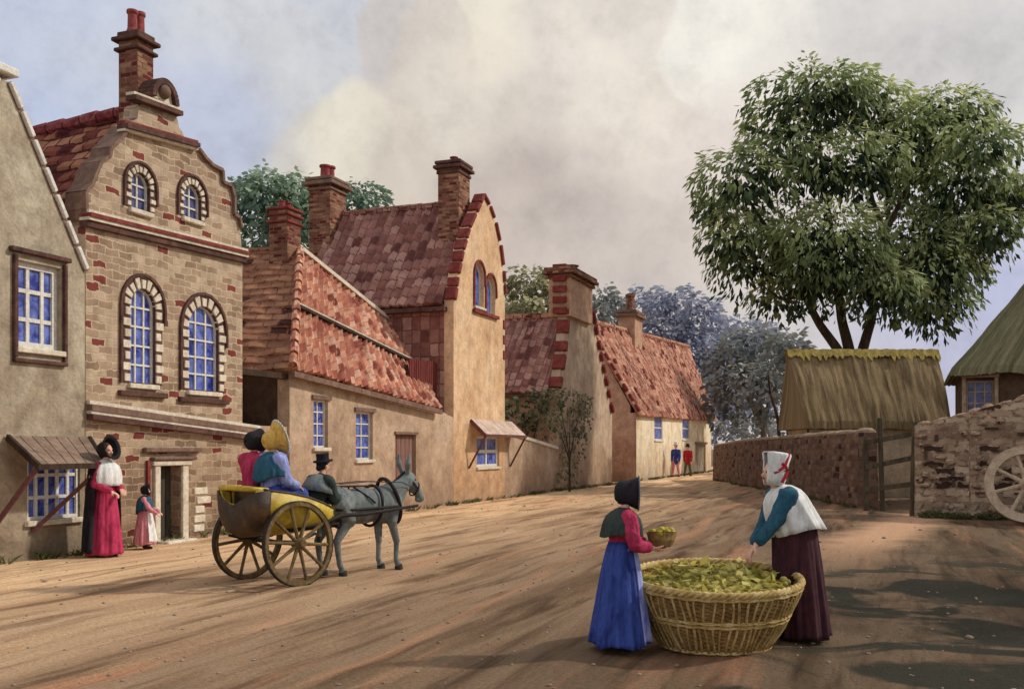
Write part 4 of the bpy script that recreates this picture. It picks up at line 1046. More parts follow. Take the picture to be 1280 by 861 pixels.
# big thatched barn at right
BY = 29.0; Bf = Frame((X(1186,BY), BY), (.93, -.37))
H = thing('thatched_barn', 'large barn with steep mossy thatch and small blue leaded window at the right edge', 'barn', (X(1240,BY), BY, 0))
bw = 6.5; ez = Zp(462,BY); rz_ = Zp(338,BY+1.8)+.25
bu0, bz0 = Bf.uz(1207, 518, -.35); bu1, bz1 = Bf.uz(1243, 475, -.35)
MB().prism(Bf, rq(.35,bw-.3,-.1,ez+.2), -.65, -.35, [rq(bu0,bu1,bz0,bz1)]).build('wall', M['darkwall'], H)
mb = MB(); mb.fbox(Bf, .35, .65, -4.6, -.652, -.1, ez+.1); mb.fbox(Bf, bw-.6, bw-.3, -4.6, -.652, -.1, ez+.1); mb.fbox(Bf, .652, bw-.602, -4.6, -4.3, -.1, ez+.1); mb.build('wall', M['darkwall'], H)
mb = thatch_roof(Bf, bw, .1, -5.1, ez-.02, rz_, -2.4, lean0=2.75, lean1=-1.4, nx=110, nv=36, seed=4, hl=1.04)
mb.build('roof', M['thatchg'], H)
mb = MB(); mb.tube([Bf.P(2.75,-2.4,rz_+.02), Bf.P(bw-1.4,-2.4,rz_+.02)], [.16,.16], 8); mb.build('ridge', M['thatchtop'], H)
window(H, Bf, bu0, bu1, bz0, bz1, 3, 3, w=-.43, bar=.035, edge=.06, gm=M['glassdim'], fm=M['cope'])
mb = MB(); mb.fbox(Bf, bu0-.1, bu0, -.36, -.28, bz0-.1, bz1+.08); mb.fbox(Bf, bu1, bu1+.1, -.36, -.28, bz0-.1, bz1+.08); mb.fbox(Bf, bu0-.12, bu1+.12, -.36, -.26, bz1+.085, bz1+.18); mb.build('window_surround', M['cope'], H)

# cart wheel leaning on the wall
def wheel_parts(parent, c, axis, r, nsp, rimw, rimt, wm, im, hubr=.09, hubl=.26, up=(0,0,1), name=None, taper=1.0):
    """axis = axle direction. parent part 'wheel' is the felloe ring; spokes, hub, tyre below it"""
    c = Vector(c); ax = Vector(axis).normalized()
    x = Vector(up); x = (x-ax*x.dot(ax)).normalized()
    sq = lambda r0, r1, h: [(r0,-h),(r1,-h),(r1,h),(r0,h),(r0,-h)]
    w = MB().lathe(sq(r-rimt, r-.012, rimw/2), 48, c, ax, x).build('wheel', wm, parent)
    MB().lathe(sq(r-.0115, r, rimw/2+.003), 48, c, ax, x).build('tyre', im, w)
    MB().lathe([(.001,-hubl/2),(hubr*.6,-hubl/2),(hubr*.75,-hubl*.3),(hubr,-hubl*.12),(hubr,hubl*.12),(hubr*.75,hubl*.3),(hubr*.6,hubl/2),(.001,hubl/2)], 20, c, ax, x).build('hub', wm, w)
    y = ax.cross(x)
    for i in range(nsp):
        t = 2*math.pi*(i+.35)/nsp; d = x*math.cos(t)+y*math.sin(t)
        MB().tube([c+d*hubr*.8, c+d*(r*.5), c+d*(r-rimt*.7)], [.026*taper,.020*taper,.022*taper], 7).build('spoke', wm, w)
    return w
wl = thing('cart_wheel', 'old pale wooden cart wheel leaning against the stone wall at the right edge', 'wheel', (X(1284,21.9), 21.9, 0))
wheel_parts(wl, (X(1284,21.9), 21.9, .86), (-.3,-.9,.22), .86, 8, .12, .19, M['palewheel'], M['palewheel'], .16, .34, taper=2.1)

# ------------------------------------------------------------------ trees
def leaves(name, clumps, size, density, m, parent, seed=0, droop=.9, asp=.34, shell=(.62,1.05), tone_bias=0.0, lobes=1.0):
    """clumps: (centre, (rx,ry,rz)); one small folded leaf spray per entry, spread through each clump's shell"""
    g = np.random.default_rng(seed); Vs = []; T = []
    for c, r in clumps:
        r = np.array(r, float); area = 4*math.pi*((r[0]*r[1])**1.6+(r[0]*r[2])**1.6+(r[1]*r[2])**1.6)**(1/1.6)/3**(1/1.6)
        n = max(60, int(area*density*3.4/(size*size*asp*2)))
        d = g.normal(size=(n,3)); d /= np.linalg.norm(d, axis=1)[:,None]
        low = d[:,2] < -.25; d[low & (g.random(n) < .6), 2] *= -1
        # uneven outline: lobes
        ph = g.random(3)*6
        lob = 1+.13*np.sin(5*np.arctan2(d[:,1], d[:,0])+ph[0])*np.cos(4*d[:,2]+ph[1])+.10*np.sin(9*d[:,0]+ph[2])
        rad = (shell[0]+(shell[1]-shell[0])*g.random(n)**.6)*lob
        p = np.array(c)+d*r*rad[:,None]
        hz = d.copy(); hz[:,2] = 0; hz /= (np.linalg.norm(hz, axis=1)[:,None]+1e-6)
        up = np.clip(d[:,2], -1, 1)
        ax = hz*(.55+.6*np.clip(up, 0, 1))[:,None]+np.array([0,0,-1.])*(droop*(1.05-np.clip(up, 0, .9)))[:,None]+g.normal(size=(n,3))*.33
        ax /= np.linalg.norm(ax, axis=1)[:,None]
        nr = d+g.normal(size=(n,3))*.45; sdv = np.cross(ax, nr); sdv /= (np.linalg.norm(sdv, axis=1)[:,None]+1e-6); nn = np.cross(sdv, ax)
        L_ = size*g.uniform(.6, 1.35, n)[:,None]; W_ = L_*asp*g.uniform(.7, 1.2, n)[:,None]
        a = p; b_ = p+ax*L_*.5+sdv*W_*.5-nn*W_*.15; t = p+ax*L_-nn*L_*.12; e = p+ax*L_*.5-sdv*W_*.5-nn*W_*.15
        Vs.append(np.stack([a, b_, t, e], 1).reshape(-1, 3))
        cl = g.normal()*.10
        tn = .40+.42*up*np.clip((rad-.7)/.3, -.6, 1)+g.normal(size=n)*.13+cl+tone_bias+.35*np.clip(rad-.95, 0, 1)  # light on clump tops and shade inside are painted into the leaf tone
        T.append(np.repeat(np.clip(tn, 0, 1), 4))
    V = np.concatenate(Vs); T = np.concatenate(T); nq = len(V)//4
    me = bpy.data.meshes.new(name); me.vertices.add(len(V)); me.vertices.foreach_set('co', V.ravel())
    me.loops.add(nq*4); me.loops.foreach_set('vertex_index', np.arange(nq*4)); me.polygons.add(nq)
    me.polygons.foreach_set('loop_start', np.arange(nq)*4); me.polygons.foreach_set('loop_total', np.full(nq, 4))
    at = me.attributes.new('tone', 'FLOAT', 'POINT'); at.data.foreach_set('value', T.astype(np.float32))
    me.update(); me.validate(); me.materials.append(m)
    o = bpy.data.objects.new(name, me); COL.objects.link(o); attach(o, parent); return o
def pclumps(lst, Y, seed=0, dj=.05):
    g = random.Random(seed); out = []
    for e in lst:
        px, py, rx, ry = e[:4]; dy = e[4] if len(e) > 4 else g.uniform(-1, 1)*dj*Y
        YY = Y+dy; k = YY/FPX; out.append((tuple(pt(px, py, YY)), (rx*k, (rx+ry)/2*k*.9, ry*k)))
    return out
def trunk(parent, paths, m):
    mb = MB()
    for pts, r0, r1 in paths:
        n = len(pts); P_ = []; Rr = []
        for i in range(n-1):
            for k in range(4):
                t = k/4; P_.append(Vector(pts[i]).lerp(Vector(pts[i+1]), t)); Rr.append(r0+(r1-r0)*((i+t)/(n-1)))
        P_.append(Vector(pts[-1])); Rr.append(r1)
        for q in range(1, len(P_)-1): P_[q] = (P_[q-1]+P_[q]*2+P_[q+1])/4
        mb.tube(P_, Rr, 9)
    return mb.build('trunk', m, parent, smooth=True)
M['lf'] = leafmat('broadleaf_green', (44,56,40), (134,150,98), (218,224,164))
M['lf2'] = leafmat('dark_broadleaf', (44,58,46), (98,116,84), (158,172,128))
M['lfblue'] = leafmat('soft_green_leaves', (70,94,88), (116,142,122), (174,192,168))
M['lfhaze'] = leafmat('blue_grey_leaves', (126,134,160), (154,160,184), (186,190,204))  # distance haze painted into the leaf colour
M['lfhaze2'] = leafmat('grey_green_leaves', (98,104,112), (130,136,138), (166,170,166))  # greyer leaf colour, distance haze painted in as well
M['lfpale'] = leafmat('yellow_grey_leaves', (98,104,84), (146,146,112), (188,182,142))
M['ivy'] = leafmat('olive_ivy', (92,90,74), (136,132,106), (178,170,140))
TY = 42
t = thing('broadleaf_tree', 'large spreading green tree with drooping foliage rising behind the thatched hut', 'tree', (X(1062,TY), TY, 0))
q = lambda *a: [pt(px, py, TY+(d or 0)) for px, py, d in a]
bp = pt(1062, 470, TY); bs = Vector((bp.x, bp.y, -.1))
trunk(t, [(([bs, bp]+q((1050,440,0),(1024,405,-.3),(1006,370,-.6),(985,325,-.8),(955,280,-1),(930,240,-1))), .26, .05),
          (([bs+Vector((.1,.1,0)), bp+Vector((.1,.1,0))]+q((1062,438,0),(1052,400,.1),(1046,350,0),(1040,300,-.2),(1030,225,0),(1020,150,0))), .3, .06),
          (([bs+Vector((.3,0,0)), bp+Vector((.3,0,0))]+q((1080,430,0),(1091,395,.1),(1095,345,.2),(1108,290,.4),(1135,230,.6),(1170,170,.8))), .28, .05),
          (q((1095,345,.2),(1130,330,.4),(1165,300,.8),(1215,250,1.2)), .13, .04),
          (q((1108,300,.4),(1090,250,.3),(1080,190,.2),(1085,130,0)), .12, .03),
          (q((1006,370,-.6),(975,375,-.8),(945,350,-1)), .08, .03)], M['bark'])
cl = [(1015,128,82,50),(1085,138,62,46),(1050,110,60,32),(975,160,52,40),(1178,148,68,42),(1225,185,52,40),(925,235,66,56),(900,262,38,30),(985,205,78,48),(1060,215,80,58),
      (1130,225,76,62),(1205,235,70,52),(1262,255,46,32),(1275,240,40,26),(945,330,58,62),(915,300,44,42),(985,300,62,60),(1040,305,78,58,-2.5),(1045,345,70,56,-2.2),(1130,310,76,66),(1165,350,62,58),(1195,310,58,56),
      (975,375,40,32),(1110,372,52,40),(1175,388,40,38),(1145,180,56,50),(1240,290,44,36),(1010,350,48,48,-1.5),(1085,355,44,44,-1.5)]
cl2 = [(a[0], a[1], a[2]*.92, a[3]*.84)+tuple(a[4:]) for a in cl]
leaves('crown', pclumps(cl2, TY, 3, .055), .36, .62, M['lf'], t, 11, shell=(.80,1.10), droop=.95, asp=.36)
leaves('inner_foliage', pclumps([(a[0], a[1]+8, a[2]*.72, a[3]*.66)+tuple(a[4:]) for a in cl], TY+.5, 3, .055), .5, .55, M['lf2'], t, 15, shell=(.2,.9), asp=.45, tone_bias=-.3)  # inner leaves coloured darker to paint the shade inside the crown
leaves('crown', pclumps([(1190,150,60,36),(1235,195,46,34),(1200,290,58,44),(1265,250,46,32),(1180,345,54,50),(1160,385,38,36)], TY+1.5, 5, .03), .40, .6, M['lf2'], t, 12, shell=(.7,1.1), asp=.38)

def simple_tree(name, label, Y, lst, base_px, size, dens, m, bm, seed, group=None, cat='tree', dj=.03, tr=None, droop=.5, asp=.6):
    p = pt(base_px, 560, Y); t = thing(name, label, cat, (p.x, p.y, 0), 0, group)
    cs = pclumps(lst, Y, seed, dj)
    if name == 'climbing_bush': cs = [((c[0], .0+(c[0]+12.74)/.38-.15, c[2]), (r[0], .16, r[2])) for c, r in cs]
    top = cs[0][0]
    w_ = .012*Y*.35*(.3 if cat == 'bush' else 1)
    paths = [([Vector((p.x,p.y,-.1)), Vector((p.x,p.y,top[2]*.4)), Vector(top)], w_, w_*.3)]
    for c, r in cs[1:4]: paths.append(([Vector((p.x,p.y,top[2]*.35)), (Vector((p.x,p.y,top[2]*.5))+Vector(c))/2, Vector(c)], w_*.6, w_*.2))
    trunk(t, paths if tr is None else tr, bm)
    leaves('crown', cs, size, dens*(1.0 if cat == 'bush' else 1.9), m, t, seed, droop, asp)
    return t
simple_tree('round_tree', 'rounded bluish green tree standing behind the brick house and the tall house chimney', 40, [(345,262,54,48),(310,275,34,50),(375,270,38,46),(350,315,54,44),(395,300,34,50),(330,240,34,28)], 345, .30, .5, M['lfblue'], M['bark'], 21)
simple_tree('round_tree', 'small green treetop peeping over the tall house roof beside its rear chimney', 44, [(452,250,34,24),(430,262,30,24),(470,262,22,20)], 450, .28, .5, M['lfblue'], M['bark'], 22)
simple_tree('pale_tree', 'pale yellow green tree behind the purple roof of the chimney gable cottage', 62, [(660,365,36,32),(640,380,30,32),(688,375,26,28),(665,395,36,24)], 660, .42, .5, M['lfpale'], M['barkblue'], 23)
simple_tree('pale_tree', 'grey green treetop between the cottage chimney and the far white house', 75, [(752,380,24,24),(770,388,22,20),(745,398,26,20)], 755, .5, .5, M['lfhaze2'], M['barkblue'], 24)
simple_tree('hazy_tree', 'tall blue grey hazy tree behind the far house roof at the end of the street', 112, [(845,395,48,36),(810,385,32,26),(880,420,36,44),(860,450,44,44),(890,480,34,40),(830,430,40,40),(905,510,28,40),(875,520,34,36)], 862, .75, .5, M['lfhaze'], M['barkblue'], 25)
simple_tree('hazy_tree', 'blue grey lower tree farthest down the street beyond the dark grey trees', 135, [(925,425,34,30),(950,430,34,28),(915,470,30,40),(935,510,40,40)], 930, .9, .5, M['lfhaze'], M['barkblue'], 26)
def gp_(px, py, d=0, Y=66): return pt(px, py, Y+d)
simple_tree('grey_tree', 'dark grey green bushy tree with leaning stems left of the thatched hut', 66, [(940,445,46,36),(910,465,30,34),(972,450,34,34),(930,490,44,38),(970,495,40,38),(905,515,22,30),(990,470,22,34)], 955, .5, .5, M['lfhaze2'], M['barkblue'], 27)
t9 = simple_tree('grey_tree', 'grey tree with slender bent trunks standing against the hut gable', 48, [(985,440,26,26),(1000,455,20,26),(965,470,26,26)], 988, .4, .32, M['lfhaze2'], M['bark'], 28,
    tr=[([gp_(985,560,0,48), gp_(988,530,0,48), gp_(984,500,0,48), gp_(992,470,0,48), gp_(985,440,0,48)], .13, .05), ([gp_(975,560,0,48), gp_(972,520,0,48), gp_(962,490,0,48), gp_(960,465,0,48)], .09, .04)])
simple_tree('hedge_bush', 'low grey green hedge bushes beyond the end of the field wall', 78, [(910,545,26,18),(940,540,34,22),(975,542,34,22),(1005,545,28,22)], 950, .45, .5, M['lfhaze2'], M['barkblue'], 29, cat='bush')
simple_tree('climbing_bush', 'olive climbing bush trailing over the yard wall against the gabled cottage', 37.6, [(700,500,30,18),(716,525,26,26),(735,505,14,20),(690,530,16,18),(722,550,16,28),(704,560,16,26),(715,590,12,22),(728,515,12,24),(700,595,9,14),(685,500,18,14)], 712, .15, .65, M['ivy'], M['bark'], 30, cat='bush', dj=.0, droop=.8)
simple_tree('yard_bush', 'dark shaded bush behind the low yard wall under the purple roof', 38.5, [(655,515,26,24),(680,505,24,22),(645,535,20,22),(675,535,26,22)], 660, .22, .42, M['lf2'], M['bark'], 31, cat='bush', dj=.01)
# unseen tree added out of view on the right to cast shade on the yard
t = thing('added_shade_tree', 'unseen leafy tree added to dapple the dark earth at right with shade', 'tree', (12.6, 12.8, 0))
trunk(t, [([(12.6,12.8,-.1),(12.5,12.8,2.5),(12.2,12.5,4.8)], .28, .1)], M['bark'])
leaves('crown', [((12.4,12.5,5.9),(1.9,1.6,1.1)),((11.2,11.6,5.2),(1.0,.9,.7)),((13.4,13.6,5.6),(1.3,1.2,.8)),((12.2,10.6,5.0),(1.0,.9,.6)),((10.6,9.0,4.4),(.8,.7,.45))], .4, .3, M['lf'], t, 40)

# ------------------------------------------------------------------ people
LOCAL[0] = True
def ik(a, b, l1, l2, hint):
    a, b = Vector(a), Vector(b); d = b-a; L_ = min(d.length, (l1+l2)*.995); dn = d.normalized(); b = a+dn*L_
    x = (l1*l1-l2*l2+L_*L_)/(2*L_); h = math.sqrt(max(0, l1*l1-x*x)); hv = Vector(hint); hv = (hv-dn*hv.dot(dn)).normalized()
    return a+dn*x+hv*h, b
def hand(mb, wr, d, pn, side, s, curl=.5):
    """palm with five bent fingers; d = direction, pn = palm normal, side = +-1 thumb side"""
    d = Vector(d).normalized(); pn = Vector(pn); pn = (pn-d*pn.dot(d)).normalized(); sd_ = d.cross(pn)*side
    kn = []
    for i, off in enumerate((-.030,-.010,.010,.030)):
        k = wr+d*(.085*s)+sd_*off*s; kn.append(k); mb.cap(wr+d*.01*s+sd_*off*.6*s, k, .014*s, .0125*s)
    for k, l_, sp in zip(kn, (.062,.074,.080,.070), (-.16,-.05,.05,.16)):
        f1 = (d+sd_*sp+pn*curl*.5).normalized(); f2 = (d*.6+sd_*sp*.5+pn*curl*1.6).normalized()
        m_ = k+f1*l_*.52*s; mb.cap(k, m_, .0115*s, .0100*s); mb.cap(m_, m_+f2*l_*.55*s, .0100*s, .0080*s)
    tb = wr+d*.025*s+sd_*.026*s; t1 = tb+(d*.55+sd_*.75+pn*.35).normalized()*.042*s; t2 = t1+(d*.85+sd_*.2+pn*.5).normalized()*.036*s
    mb.cap(tb, t1, .014*s, .0115*s); mb.cap(t1, t2, .0112*s, .0085*s)
def figure(rt, H, lean=0.0, hands=None, hz=None, feet=None, kneehint=(0,1,0), yaw=0.0, pitch=0.0, vox=.008, male=False, palm=((0,0,-1),(0,0,-1)), knees=None):
    """one continuous body, local frame, facing +Y. returns joints"""
    s = H/1.65; hz = hz if hz is not None else .552*H
    hip = Vector((0,0,hz)); up = Vector((0,math.sin(lean),math.cos(lean))); fw = Vector((0,math.cos(lean),-math.sin(lean)))
    waist = hip+up*.11*H; chest = hip+up*.21*H; neck = hip+up*.305*H; nk2 = neck+up*.045*H+fw*.01
    sw = (.118 if male else .102)*H
    head = nk2+Vector((0,math.sin(lean*.4+pitch)*.05*H+.012,.068*H))
    J = dict(hip=hip, waist=waist, chest=chest, neck=neck, head=head, up=up, fw=fw, s=s, H=H, sw=sw)
    mb = MB()
    mb.cap(hip+Vector((-.05*s,0,0)), hip+Vector((.05*s,0,0)), .10*s, .10*s); mb.cap(hip, waist, .115*s, .098*s); mb.cap(waist, chest, .10*s, .115*s)
    mb.cap(chest-Vector((.055*s,0,0)), chest+Vector((.055*s,0,0)), .10*s, .10*s); mb.cap(chest, neck, .09*s, .06*s); mb.cap(neck, nk2+up*.03*s, .052*s, .047*s)
    Rh = Matrix.Rotation(-yaw, 3, 'Z') @ Matrix.Rotation(-pitch, 3, 'X')
    hd = lambda x, y, z: head+Rh@Vector((x*s, y*s, z*s))
    mb.ellip(hd(0,-.012,.015), (.072*s,.088*s,.095*s), Rh, 20, 14); mb.ellip(hd(0,.022,-.035), (.055*s,.060*s,.070*s), Rh, 16, 12); mb.ellip(hd(0,.045,-.082), (.026*s,.026*s,.02*s), Rh)
    mb.cap(hd(0,.075,.004), hd(0,.100,-.028), .010*s, .015*s); mb.cap(hd(-.03,.066,.022), hd(.03,.066,.022), .014*s, .014*s)
    mb.ellip(hd(-.034,.058,-.028), (.02*s,.018*s,.02*s), Rh); mb.ellip(hd(.034,.058,-.028), (.02*s,.018*s,.02*s), Rh)
    mb.cap(hd(-.016,.080,-.052), hd(.016,.080,-.052), .008*s, .008*s)
    for e in (-1, 1): mb.ellip(hd(e*.074,-.005,-.005), (.012*s,.02*s,.032*s), Rh)
    hands = hands or ((-.16*s,.12,.5*H), (.16*s,.12,.5*H)); arms = []
    for k, (e, tg) in enumerate(((-1, hands[0]), (1, hands[1]))):
        sh = neck-up*.03*H+Vector((e*sw,0,0)); mb.cap(neck-up*.02*H, sh, .05*s, .05*s)
        el, wr = ik(sh, tg, .172*H, .15*H, (e*.5,-.6,-.6)); mb.cap(sh, el, .05*s, .038*s); mb.cap(el, wr, .038*s, .025*s)
        hand(mb, wr, (wr-el)+Vector((0,0,-.03)), palm[k], -e if palm[k][2] < 0 else e, s*1.05); arms.append((sh, el, wr))
    J['arms'] = arms
    feet = feet or ((-.08*s,0,0), (.08*s,.03,0)); lg = []
    for k, (e, ft) in enumerate(((-1, feet[0]), (1, feet[1]))):
        hj = hip+Vector((e*.075*s,0,-.02*s)); an = Vector(ft)+Vector((0,0,.07*s))
        kn, an = ik(hj, an, .255*H, .245*H, kneehint); mb.cap(hj, kn, .085*s, .058*s); mb.cap(kn, kn.lerp(an,.35), .056*s, .055*s); mb.cap(kn.lerp(an,.35), an, .055*s, .036*s)
        mb.cap(an+Vector((0,-.02*s,-.035*s)), an+Vector((0,.13*s,-.045*s)), .036*s, .028*s); lg.append((hj, kn, an))
    J['legs'] = lg
    body = mb.build('body', M['skin'], rt, remesh=vox, sm=1); J['body'] = body; J['hd'] = hd; J['Rh'] = Rh
    ey = MB()
    for e in (-1, 1): ey.ellip(hd(e*.030,.071,.004), (.013*s,.010*s,.008*s), Rh, 10, 8)
    ey.build('eyes', M['black'], rt, smooth=True)
    MB().ellip(hd(0,.088,-.053), (.021*s,.009*s,.008*s), Rh, 12, 8).build('lips', M['red'], rt, smooth=True)
    return J
def garment(rt, J, m, name='bodice', sleeve=1.0, infl=.018, vox=.011, low=0.0, puff=1.0, sm_=None):
    mb = MB(); s = J['s']; hip, waist, chest, neck, up = J['hip'], J['waist'], J['chest'], J['neck'], J['up']; i = infl
    mb.cap(hip-up*low*s+Vector((-.05*s,0,0)), hip-up*low*s+Vector((.05*s,0,0)), .105*s+i, .105*s+i) if low else None
    if low: mb.cap(hip-up*low*s, hip, .125*s+i, .12*s+i)
    mb.cap(hip+up*.05*s, waist, .115*s+i, .10*s+i); mb.cap(waist, chest, .10*s+i, .118*s+i); mb.cap(chest-Vector((.055*s,0,0)), chest+Vector((.055*s,0,0)), .105*s+i, .105*s+i); mb.cap(chest, neck-up*.03*s, .098*s+i, .07*s+i)
    for sh, el, wr in J['arms']:
        mb.cap(neck-up*.035*s, sh, .055*s+i, .055*s+i); mb.cap(sh, el, (.055*s+i)*puff, .045*s+i); mb.cap(el, el.lerp(wr, .9*sleeve), .045*s+i, .034*s+i)
    o = mb.build(name, m, rt, remesh=vox, sm=3)
    me = o.data; sd0 = random.random()*9
    for v in me.vertices:
        p = v.co; n_ = noise.noise(Vector((p.x*16+sd0, p.y*16, p.z*9)))*.013+abs(noise.noise(Vector((p.x*22+sd0, p.y*22, p.z*30))))*-.007+noise.noise(Vector((p.x*40, p.y*40, p.z*20)))*.003; v.co = p+v.normal*n_
    return o
def skirt(rt, J, m, r0=.14, r1=.42, hem=.03, name='skirt', nf=13, sy=.88, topz=None, cx=0, cy=0, bell=.75, seed=0, a0=0, a1=2*math.pi, n=96):
    s = J['s']; top = topz if topz is not None else J['waist'].z+.02; rr = random.Random(seed); ph = [rr.uniform(0,6) for _ in range(4)]
    c0 = J['waist']; prof = []; K = 22
    for k in range(K+1):
        t = k/K; prof.append(((r0+(r1-r0)*t**bell)*s, top-(top-hem)*t))
    fold = lambda th, t: 1+t**.8*(.075*math.sin(nf*th+ph[0]+.9*math.sin(3*th)+.8*math.sin(4*t+th))+.035*math.sin(2*nf*th+ph[1]+2*t)+.035*math.sin(3*th+ph[2]))+.01*math.sin(nf*2*th)
    mb = MB().lathe(prof, n, (0,0,0), (0,0,1), (1,0,0), 1, sy, fold, a0, a1)
    vs = []
    for v in mb.v:
        t = 1-(v[2]-hem)/max(top-hem, .01); k = (1-t)
        z = v[2]+(.012*math.sin(5*math.atan2(v[1], v[0])+ph[3]) if t > .98 else 0)
        vs.append((v[0]+c0.x*k+cx*t, v[1]+c0.y*k+cy*t, z))
    mb.v = vs
    return mb.build(name, m, rt, smooth=True, solid=.012)
def shawl(rt, J, m, r1=.27, drop=.34, name='shawl', sy=.82, seed=1, point=.12):
    s = J['s']; nk = J['neck']; up = J['up']; prof = [(.062*s, .05*s), (.085*s, .03*s), (.15*s, .0*s), (.205*s, -.05*s), (.235*s, -.12*s), (.25*s, -.2*s), (r1*s, -drop*s)]
    ph = random.Random(seed).uniform(0, 6); fold = lambda th, t: 1+t*(.05*math.sin(9*th+ph)+.03*math.sin(17*th))
    P2 = []
    for (r_, h_), (r2, h2) in zip(prof, prof[1:]):
        for k in range(3): P2.append((r_+(r2-r_)*k/3, h_+(h2-h_)*k/3))
    P2.append(prof[-1])
    mb = MB().lathe(P2, 72, nk, up, (1,0,0), 1, sy, fold); vs = []
    for v in mb.v:
        q_ = Vector(v)-nk; th = math.atan2(q_.y, q_.x); hh = -q_.dot(up)
        if hh > .1*s: q_ = q_-up*point*s*max(0, math.cos(th+math.pi/2))**3*(hh-.1*s)/(drop*s)
        vs.append(tuple(nk+q_))
    mb.v = vs; return mb.build(name, m, rt, smooth=True, solid=.014)
def bonnet(rt, J, m, brim=.15, m2=None, tall=0.0, name='bonnet', frill=None):
    s = J['s']; hd = J['hd']; c = hd(0,-.01,.02); ax = J['Rh']@Vector((0,1,.10+tall)); x = J['Rh']@Vector((1,0,0))
    prof = [(.01*s,-.135*s),(.06*s,-.128*s),(.098*s,-.09*s),(.112*s,-.04*s),(.112*s,.01*s),(.12*s,.03*s),(brim*.9*s,.065*s),(brim*s,.10*s)]
    fold = lambda th, t: 1+.02*math.sin(11*th)*(1-t)+(.02*math.sin(17*th) if t > .8 else 0)
    o = MB().lathe(prof, 40, c, ax, x, 1, 1.12, fold).build(name, m, rt, smooth=True, solid=.008)
    if frill is not None:
        pr = [(brim*.80*s,.072*s),(brim*.9*s,.09*s),(brim*1.06*s,.118*s),(brim*1.1*s,.11*s)]
        MB().lathe(pr, 90, c, ax, x, 1, 1.12, lambda th, t: 1+.05*math.sin(30*th)*t).build('frill', frill, o, smooth=True, solid=.006)
    MB().tube([hd(-.085,.03,-.02), hd(-.06,.06,-.08), hd(0,.06,-.115), hd(.06,.06,-.08), hd(.085,.03,-.02)], .008*s, 6).build('ribbon', m2 or m, o)
    return o
def hair(rt, J, m, full=True):
    s = J['s']; hd = J['hd']; mb = MB(); mb.ellip(hd(0,-.028,.028), (.083*s,.092*s,.098*s), J['Rh'], 20, 14)
    mb.ellip(hd(0,-.09,-.03), (.05*s,.04*s,.05*s), J['Rh']); return mb.build('hair', m, rt, smooth=True)
def shoes(rt, J, m):
    s = J['s']; 
    for k, (hj, kn, an) in enumerate(J['legs']):
        mb = MB(); mb.cap(an+Vector((0,-.03*s,-.03*s)), an+Vector((0,.14*s,-.04*s)), .043*s, .034*s); mb.cap(an+Vector((0,0,-.03*s)), an+Vector((0,0,.04*s)), .045*s, .042*s)
        mb.build('shoe', m, rt, remesh=.01)
def trousers(rt, J, m, vox=.012):
    s = J['s']; mb = MB(); mb.cap(J['hip']+Vector((-.05*s,0,0)), J['hip']+Vector((.05*s,0,0)), .12*s, .12*s); mb.cap(J['hip'], J['waist'], .13*s, .115*s)
    for hj, kn, an in J['legs']: mb.cap(hj, kn, .105*s, .075*s); mb.cap(kn, an+Vector((0,0,.04)), .075*s, .055*s)
    return mb.build('trousers', m, rt, remesh=vox, sm=2)
def top_hat(rt, J, m, h=.15, r=.092, brim=.15, name='hat'):
    s = J['s']; c = J['hd'](0,-.01,.07); ax = J['Rh']@Vector((0,-.12,1)); pr = [(.0,h*.98),(r*.9,h),(r*1.04,h*.96),(r*.95,h*.5),(r,.02),(brim*.95,.0),(brim,.012),(brim*.97,-.008),(r*.98,-.014),(r*.95,-.03)]
    pr = [(max(a,.002)*s, b*s) for a, b in pr]; return MB().lathe(pr, 30, c, ax, (1,0,0), 1, 1.12, lambda th, t: 1).build(name, m, rt, smooth=False, solid=.004)

def person(label, px, Y, face, z=0, group=None):
    x = X(px, Y); return thing('person', label, 'person', (x, Y, gh(x, Y)+z+.012 if z == 0 else z), face-math.pi/2, group)
# girl in the foreground, facing right and a little away
g1 = person('young woman in black bonnet, crimson bodice and blue skirt holding a small basket', 774, 8.05, R(12))
J = figure(g1, 1.28, lean=.10, hands=((-.02,.24,.86),(.13,.24,.82)), yaw=.25, pitch=.12, vox=.007, palm=((.3,0,-1),(-.3,0,1)))
skirt(g1, J, M['bluec'], .13, .33, .05, nf=12, seed=3, sy=.9); skirt(g1, J, M['bluelight'], .155, .345, .07, name='apron', nf=12, seed=3, a0=R(35), a1=R(145), n=40)
garment(g1, J, M['magenta'], sleeve=.8, infl=.022, vox=.009, puff=1.15); o = shawl(g1, J, M['greenblack'], .25, .22, seed=2, point=.1); hair(g1, J, M['darkwood']); bonnet(g1, J, M['black'], .145, M['black'], frill=M['greycl']); shoes(g1, J, M['maroon'])
hw = J['arms'][0][2]; mid_ = (J['arms'][0][2]+J['arms'][1][2])/2
wp = Matrix.Translation(g1.location) @ Matrix.Rotation(g1.rotation_euler.z, 4, 'Z')
hb = wp @ (mid_+Vector((.0,.10,.05)))
p2 = thing('hand_basket', 'small round yellow green basket of produce held by the woman in the blue skirt', 'basket', tuple(hb), 0)
MB().lathe([(.01,-.07),(.07,-.065),(.10,-.02),(.115,.04),(.12,.045),(.108,.04),(.09,-.02)], 30, (0,0,0), (0,.15,1), fold=lambda th, t: 1+.02*math.sin(20*th)).build('bowl', M['wickerdark'], p2, solid=.006)
mb = MB(); rr = random.Random(1)
for i in range(26):
    a = rr.uniform(0,6.28); r_ = .095*math.sqrt(rr.random()); mb.ellip((r_*math.cos(a), r_*math.sin(a), .04+.03*(1-r_/.1)+rr.uniform(-.01,.02)), (.028,.026,.024), None, 9, 7)
